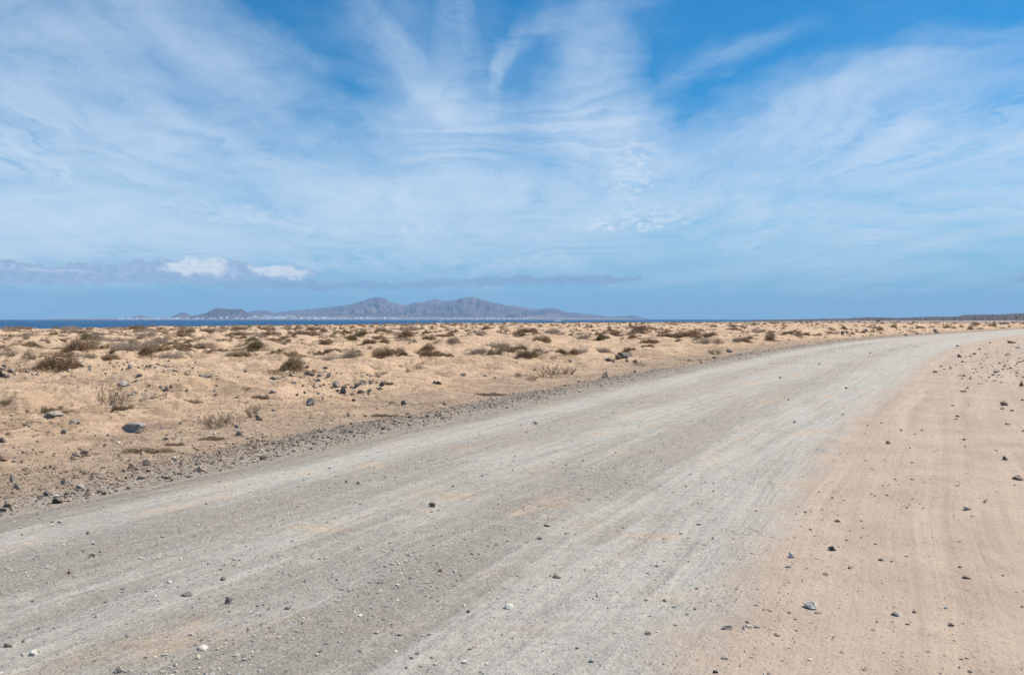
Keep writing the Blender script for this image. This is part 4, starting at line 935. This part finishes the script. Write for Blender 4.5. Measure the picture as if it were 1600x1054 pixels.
# ------------------------------------------------------------------ far island
def mat_hill(name, a, c2, c3, sc):
    m, b, p = new_mat(name); P = objco(b); n = b.noise(b.mapping(P, sc=(1, 1, 2.5)), sc, 7, .65); n2 = b.noise(P, sc*.3, 5, .6)
    c = b.mix(b.rng(n, .38, .66), a, c2); c = b.mix(b.rng(n2, .55, .7, 0, .7), c, c3)
    b.l.new(c, p.inputs['Base Color']); M[name] = m; return m
mat_hill('island_rock', (.072,.052,.066), (.165,.118,.126), (.27,.20,.185), .0018)
mat_hill('cone_rock', (.060,.032,.034), (.120,.068,.060), (.25,.165,.135), .004)
mat_hill('coast_land', (.19,.14,.115), (.27,.20,.165), (.33,.26,.22), .006)
mat_hill('lava', (.060,.045,.041), (.105,.080,.070), (.16,.12,.095), .012)
def massif(name, prof, D0, D1, mat, label, amp=.3, seed=1, step=1.0, back=.5, rows=70, kind='structure', spur=26, base=SEA-3, rug=.5):
    px = np.arange(prof[0][0], prof[-1][0]+.01, step); t = np.concatenate([np.linspace(0, 1, rows), 1+np.linspace(0, back, 16)[1:]])
    pxs, pys = [a for a, _ in prof], [b_ for _, b_ in prof]; TT, PX = np.meshgrid(t, px, indexing='ij')
    D_ = D0+(D1-D0)*TT; wob = spur*vn(PX/(spur*1.1), TT*1.5, seed)*(1-np.clip(TT, 0, 1))
    yy = np.interp(PX+wob, pxs, pys)+rug*(vn(PX/5.1, PX*0, 3)+.8*vn(PX/1.9, PX*0, 4)); zr = CAMH+D1*(HZ-yy)/FPX
    tt = np.clip(TT, 0, 1); sh = tt**.85; fall = np.where(TT > 1, np.clip(1-((TT-1)/back), 0, 1)**.8, 1)
    rid = 1-np.abs(fbm(PX/(spur*.55), TT*2.2+seed, seed+3, 5, .55))*2.2
    sh = sh*(1-amp*(1-rid)*np.sin(np.clip(tt, 0, 1)*math.pi)**.7)
    sh = sh+.03*amp*fbm(PX/3, TT*18, seed+9, 3)*np.sin(tt*math.pi)
    zz_ = base+(zr-base)*np.clip(sh, 0, 1)*fall
    zz_ = np.where((PX <= px[0]+step) | (PX >= px[-1]-step), base, zz_)
    X_ = (PX-800)/FPX*D_
    V = np.stack([X_, D_, zz_], -1).reshape(-1, 3)
    o = link(name, make_mesh(name, V, grid_faces(len(t), len(px))[:, ::-1], [M[mat]])); tag(o, label, None, kind=kind)
    return (px, t, D0, D1, zz_)
MAIN = [(440,498),(455,493),(470,489.5),(490,488),(505,484),(521,478.5),(546,476),(565,470.5),(579,466),(592,464.3),(603,466.2),(610,471),(624,475),(636,477),(649,471.5),(660,472.5),(671,469),(679,466.5),(694,470),(712,468.5),(723,465),
        (735,463.2),(748,466),(767,471.5),(789,476.7),(808,478),(827,481.6),(841,483.3),(855,481),(871,482.5),(882,486.3),(896,491),(924,494.2),(945,496.4),(965,498),(985,499)]
mm = massif('mountains', MAIN, 13600, 17500, 'island_rock', 'long hazy purple mountain range with two broad peaks across the sea', .34, 5)
massif('distant_hills', [(372,498),(380,490),(392,486),(405,485),(414,484),(422,486),(430,488.5),(444,486.3),(474,483.8),(510,480),(524,481),(560,486),(640,499)], 16500, 19000, 'island_rock', 'faint blue hills behind the town and the dark cone', .3, 11)
cc = massif('cone_hill', [(292,498.5),(300,493.5),(312,491),(323,488.3),(330,484.5),(338,481.2),(344,480.9),(350,482),(357,482.6),(364,483.2),(370,482.6),(377,482.3),(382,485),(386,487.5),(392,491),(400,494.5),(410,498.5)], 12400, 13400, 'cone_rock', 'dark flat-topped volcanic cone rising behind the white coastal town', .35, 13, .5, spur=12)
massif('small_cone_hill', [(262,499),(270,494),(277,490.5),(282,488.4),(289,488.2),(294,490),(300,494),(308,499)], 15000, 15800, 'island_rock', 'small faint blue cone left of the dark cone', .2, 17, .5, spur=6)
massif('low_twin_hill', [(200,499),(208,495),(214,493.6),(222,492),(229,493.4),(236,495.5),(245,499)], 15000, 15800, 'island_rock', 'tiny low hill far left of the dark cone', .2, 19, .5, spur=6)
massif('far_faint_hills', [(860,499),(880,489),(899,487.6),(912,490.5),(932,491.4),(948,494),(970,494),(987,491.6),(1000,495),(1020,499)], 19500, 20500, 'island_rock', 'very faint hills fading behind the low right end of the island', .2, 23, 1, spur=8)
lc = massif('coast', [(40,499.2),(70,498.6),(115,497.2),(135,497.3),(180,497.0),(240,496.4),(300,495.6),(360,494.8),(420,493.6),(480,494),(560,494.6),(700,495.2),(830,495.5),(900,495.8),(960,496.6),(990,498),(1010,499.2)], 12000, 13500, 'coast_land', 'low pinkish coastal strip of the island with the white town on it', .25, 29, 1, spur=10)
massif('small_dark_hill', [(786,499),(790,494),(796,490.8),(802,490.6),(808,492.6),(816,495),(822,499)], 13500, 13800, 'cone_rock', 'small dark knoll at the foot of the range right of the highest peak', .2, 31, .5, spur=4)
# dark lava badlands to the right, on this side of the water
massif('lava_ridge', [(1170,500.6),(1195,499.4),(1235,498.6),(1290,497.8),(1315,497.6),(1326,497.4),(1333,496.2),(1342,496.6),(1348,495.5),(1360,495.4),(1385,495.6),(1400,496.6),(1440,495.1),(1498,494.0),(1503,492.2),(1512,491.6),(1560,491.0),(1600,488.9),(1650,488),(1700,486),(1900,483),(2300,481),(2700,482),(3000,499)], 1500, 2500, 'lava', 'low dark lava badlands on the horizon at the right', .5, 37, 1.0, spur=16, base=SEA-2, rug=.55)
def strip_z(tab, pxq, tq):
    px, t, D0, D1, zz_ = tab; i = int(np.clip(np.searchsorted(t, tq), 1, len(t)-1)); return float(np.interp(pxq, px, zz_[i])), D0+(D1-D0)*tq

# ------------------------------------------------------------------ white town: every house its own object, one or two pixels each
m, b, p = new_mat('white_wall'); p.inputs['Base Color'].default_value = (.86,.85,.82,1); M['white'] = m
m, b, p = new_mat('window_glass'); p.inputs['Base Color'].default_value = (.06,.07,.09,1); p.inputs['Roughness'].default_value = .2; M['glass'] = m
m, b, p = new_mat('boat_blue'); p.inputs['Base Color'].default_value = (.05,.12,.28,1); p.inputs['Roughness'].default_value = .3; M['boat_blue'] = m
def box(bm, x0, x1, y0, y1, z0, z1, mi=0):
    vs = [bm.verts.new(c) for c in ((x0,y0,z0),(x1,y0,z0),(x1,y1,z0),(x0,y1,z0),(x0,y0,z1),(x1,y0,z1),(x1,y1,z1),(x0,y1,z1))]
    for f in ((0,3,2,1),(4,5,6,7),(0,1,5,4),(1,2,6,5),(2,3,7,6),(3,0,4,7)): bm.faces.new([vs[k_] for k_ in f]).material_index = mi
HM = []
for k_ in range(5):
    bm = bmesh.new(); st = (2, 3, 2, 4, 3)[k_]; Wd = (26, 34, 44, 30, 20)[k_]; Hh = st*3.2
    box(bm, -Wd/2, Wd/2, -7, 7, -6, Hh); box(bm, -Wd/2, Wd/2, -7.2, -6.9, Hh, Hh+.9); box(bm, -Wd/4, Wd/5, -3, 5, Hh, Hh+2.8)
    for f in range(st):
        for xw in np.arange(-Wd/2+2.2, Wd/2-2, 4.2): box(bm, xw, xw+1.8, -7.06, -6.95, f*3.2+1.0, f*3.2+2.5, 1)
    me = bpy.data.meshes.new('white_building'); bm.to_mesh(me); bm.free(); me.materials.append(M['white']); me.materials.append(M['glass']); HM.append(me)
SEGS = [(186,308,46,.10,.35,'in the thin beach strip left of the dark cone'),(308,398,62,.30,.85,'at the foot of the dark cone'),(398,470,66,.20,1.0,'on the slope right of the dark cone'),
        (470,600,60,.12,.45,'in the shore town below the first tall peak'),(600,700,30,.10,.30,'in the shore town between the two peaks'),(700,832,36,.12,.35,'in the shore town below the highest peak')]
for (x0, x1, n, t0, t1, zn) in SEGS:
    for _ in range(n):
        c0 = rng.choice([.15, .35, .55, .8]); pxq = x0+(x1-x0)*float(np.clip(rng.normal(c0, .13) if rng.random() < .6 else rng.random(), 0, 1)); tq = t0+(t1-t0)*rng.random()**1.5
        z, d = strip_z(lc, pxq, tq); sc = rng.uniform(.75, 1.35)
        lab = f"tiny white flat-roofed building {zn}"
        sc *= 1.25; o = link('white_building', HM[int(rng.integers(5))], None, ((pxq-800)/FPX*d, d, max(z, SEA+.5)), rng.uniform(.5, 1.2), (sc, sc, sc*rng.uniform(.9, 1.35)))
        tag(o, lab, 'building', f"white buildings {zn}")

# ------------------------------------------------------------------ motor boat on the strait
bx, by = (688-800)/FPX*2150, 2150
root = link('motor_boat', None, None, (bx, by, SEA), .5); tag(root, 'small white motor boat alone on the blue strait below the island', 'boat')
def loft(secs, mat, name, parent):
    n = len(secs[0]); V = [v for s_ in secs for v in s_]; bm = bmesh.new(); vs = [bm.verts.new(v) for v in V]
    for i_ in range(len(secs)-1):
        for j in range(n): bm.faces.new([vs[i_*n+j], vs[i_*n+(j+1) % n], vs[(i_+1)*n+(j+1) % n], vs[(i_+1)*n+j]])
    bm.faces.new([vs[j] for j in range(n)][::-1]); bm.faces.new([vs[(len(secs)-1)*n+j] for j in range(n)])
    me = bpy.data.meshes.new(name); bm.to_mesh(me); bm.free(); me.materials.append(mat); return link(name, me, parent)
loft([[(x_, -w_, h_), (x_, -w_*.7, -.3), (x_, w_*.7, -.3), (x_, w_, h_)] for x_, w_, h_ in ((-5, 1.5, 1.1), (-2, 1.7, 1.1), (2, 1.5, 1.3), (4.2, .8, 1.5), (5.6, .05, 1.75))], M['white'], 'hull', root)
loft([[(x_, -w_, 1.0), (x_, -w_, h_), (x_, w_, h_), (x_, w_, 1.0)] for x_, w_, h_ in ((-2.2, 1.2, 2.9), (.8, 1.15, 2.9), (2.4, .9, 1.5))], M['white'], 'cabin', root)
loft([[(x_, -w_, h0), (x_, -w_, h1), (x_, w_, h1), (x_, w_, h0)] for x_, w_, h0, h1 in ((.95, 1.0, 2.75, 2.86), (1.5, .99, 2.2, 2.46), (2.1, .9, 1.7, 1.9))], M['glass'], 'windscreen', root)
loft([[(x_, -.03, 2.9), (x_, -.03, 4.6-abs(x_+1)*.2), (x_, .03, 4.6-abs(x_+1)*.2), (x_, .03, 2.9)] for x_ in (-1.05, -.95)], M['glass'], 'mast', root)
# surf breaking off the dark point
m, b, p = new_mat('foam'); p.inputs['Base Color'].default_value = (.8,.84,.87,1); M['foam'] = m
Vs, Fs, off = [], [], 0
for (pxc, py, wpx, hh) in ((1232, 499.9, 26, 2.6), (1218, 500.3, 14, 1.8), (1248, 499.7, 14, 2.0), (872, 500.9, 12, 1.6)):
    d = (CAMH-SEA)*FPX/(py-HZ); x0 = (pxc-800)/FPX*d; L_ = wpx/FPX*d; n = 40; xs = np.linspace(-.5, .5, n)
    hz = hh*np.sqrt(np.clip(1-(2*xs)**2, 0, 1))*(.45+.9*np.clip(fbm(xs*9+pxc, xs*0, 5, 4)+.5, 0, 1)); yy = 6*fbm(xs*4, xs*0+pxc, 8, 3)
    V = np.concatenate([np.stack([x0+xs*L_, d+yy+o_, SEA+.02+hz*s_], 1) for o_, s_ in ((-4, 0), (-1.2, .7), (0, 1), (1.5, .8), (6, 0))])
    Vs.append(V); Fs.append(grid_faces(5, n)+off); off += len(V)
tag(link('surf', make_mesh('surf', np.concatenate(Vs), np.concatenate(Fs)[:, ::-1], [M['foam']])), 'white surf breaking off the dark lava shore', 'surf', kind='stuff')

# ------------------------------------------------------------------ haze: one closed box round camera and scene
HAZE = 4.8e-5
m = bpy.data.materials.new('haze_air'); m.use_nodes = True; m.node_tree.nodes.clear(); b = NB(m.node_tree)
pv = b.n.new('ShaderNodeVolumePrincipled'); pv.inputs['Color'].default_value = (.44, .705, 1.0, 1); pv.inputs['Density'].default_value = HAZE
pv.inputs['Anisotropy'].default_value = 0.0
b.l.new(pv.outputs[0], b.n.new('ShaderNodeOutputMaterial').inputs['Volume'])
bm = bmesh.new(); box(bm, -28000, 28000, -28000, 28000, SEA-6, 640); me = bpy.data.meshes.new('haze'); bm.to_mesh(me); bm.free(); me.materials.append(m)
tag(link('haze', me), 'thin pale blue haze over the sea and island', 'haze', kind='stuff')
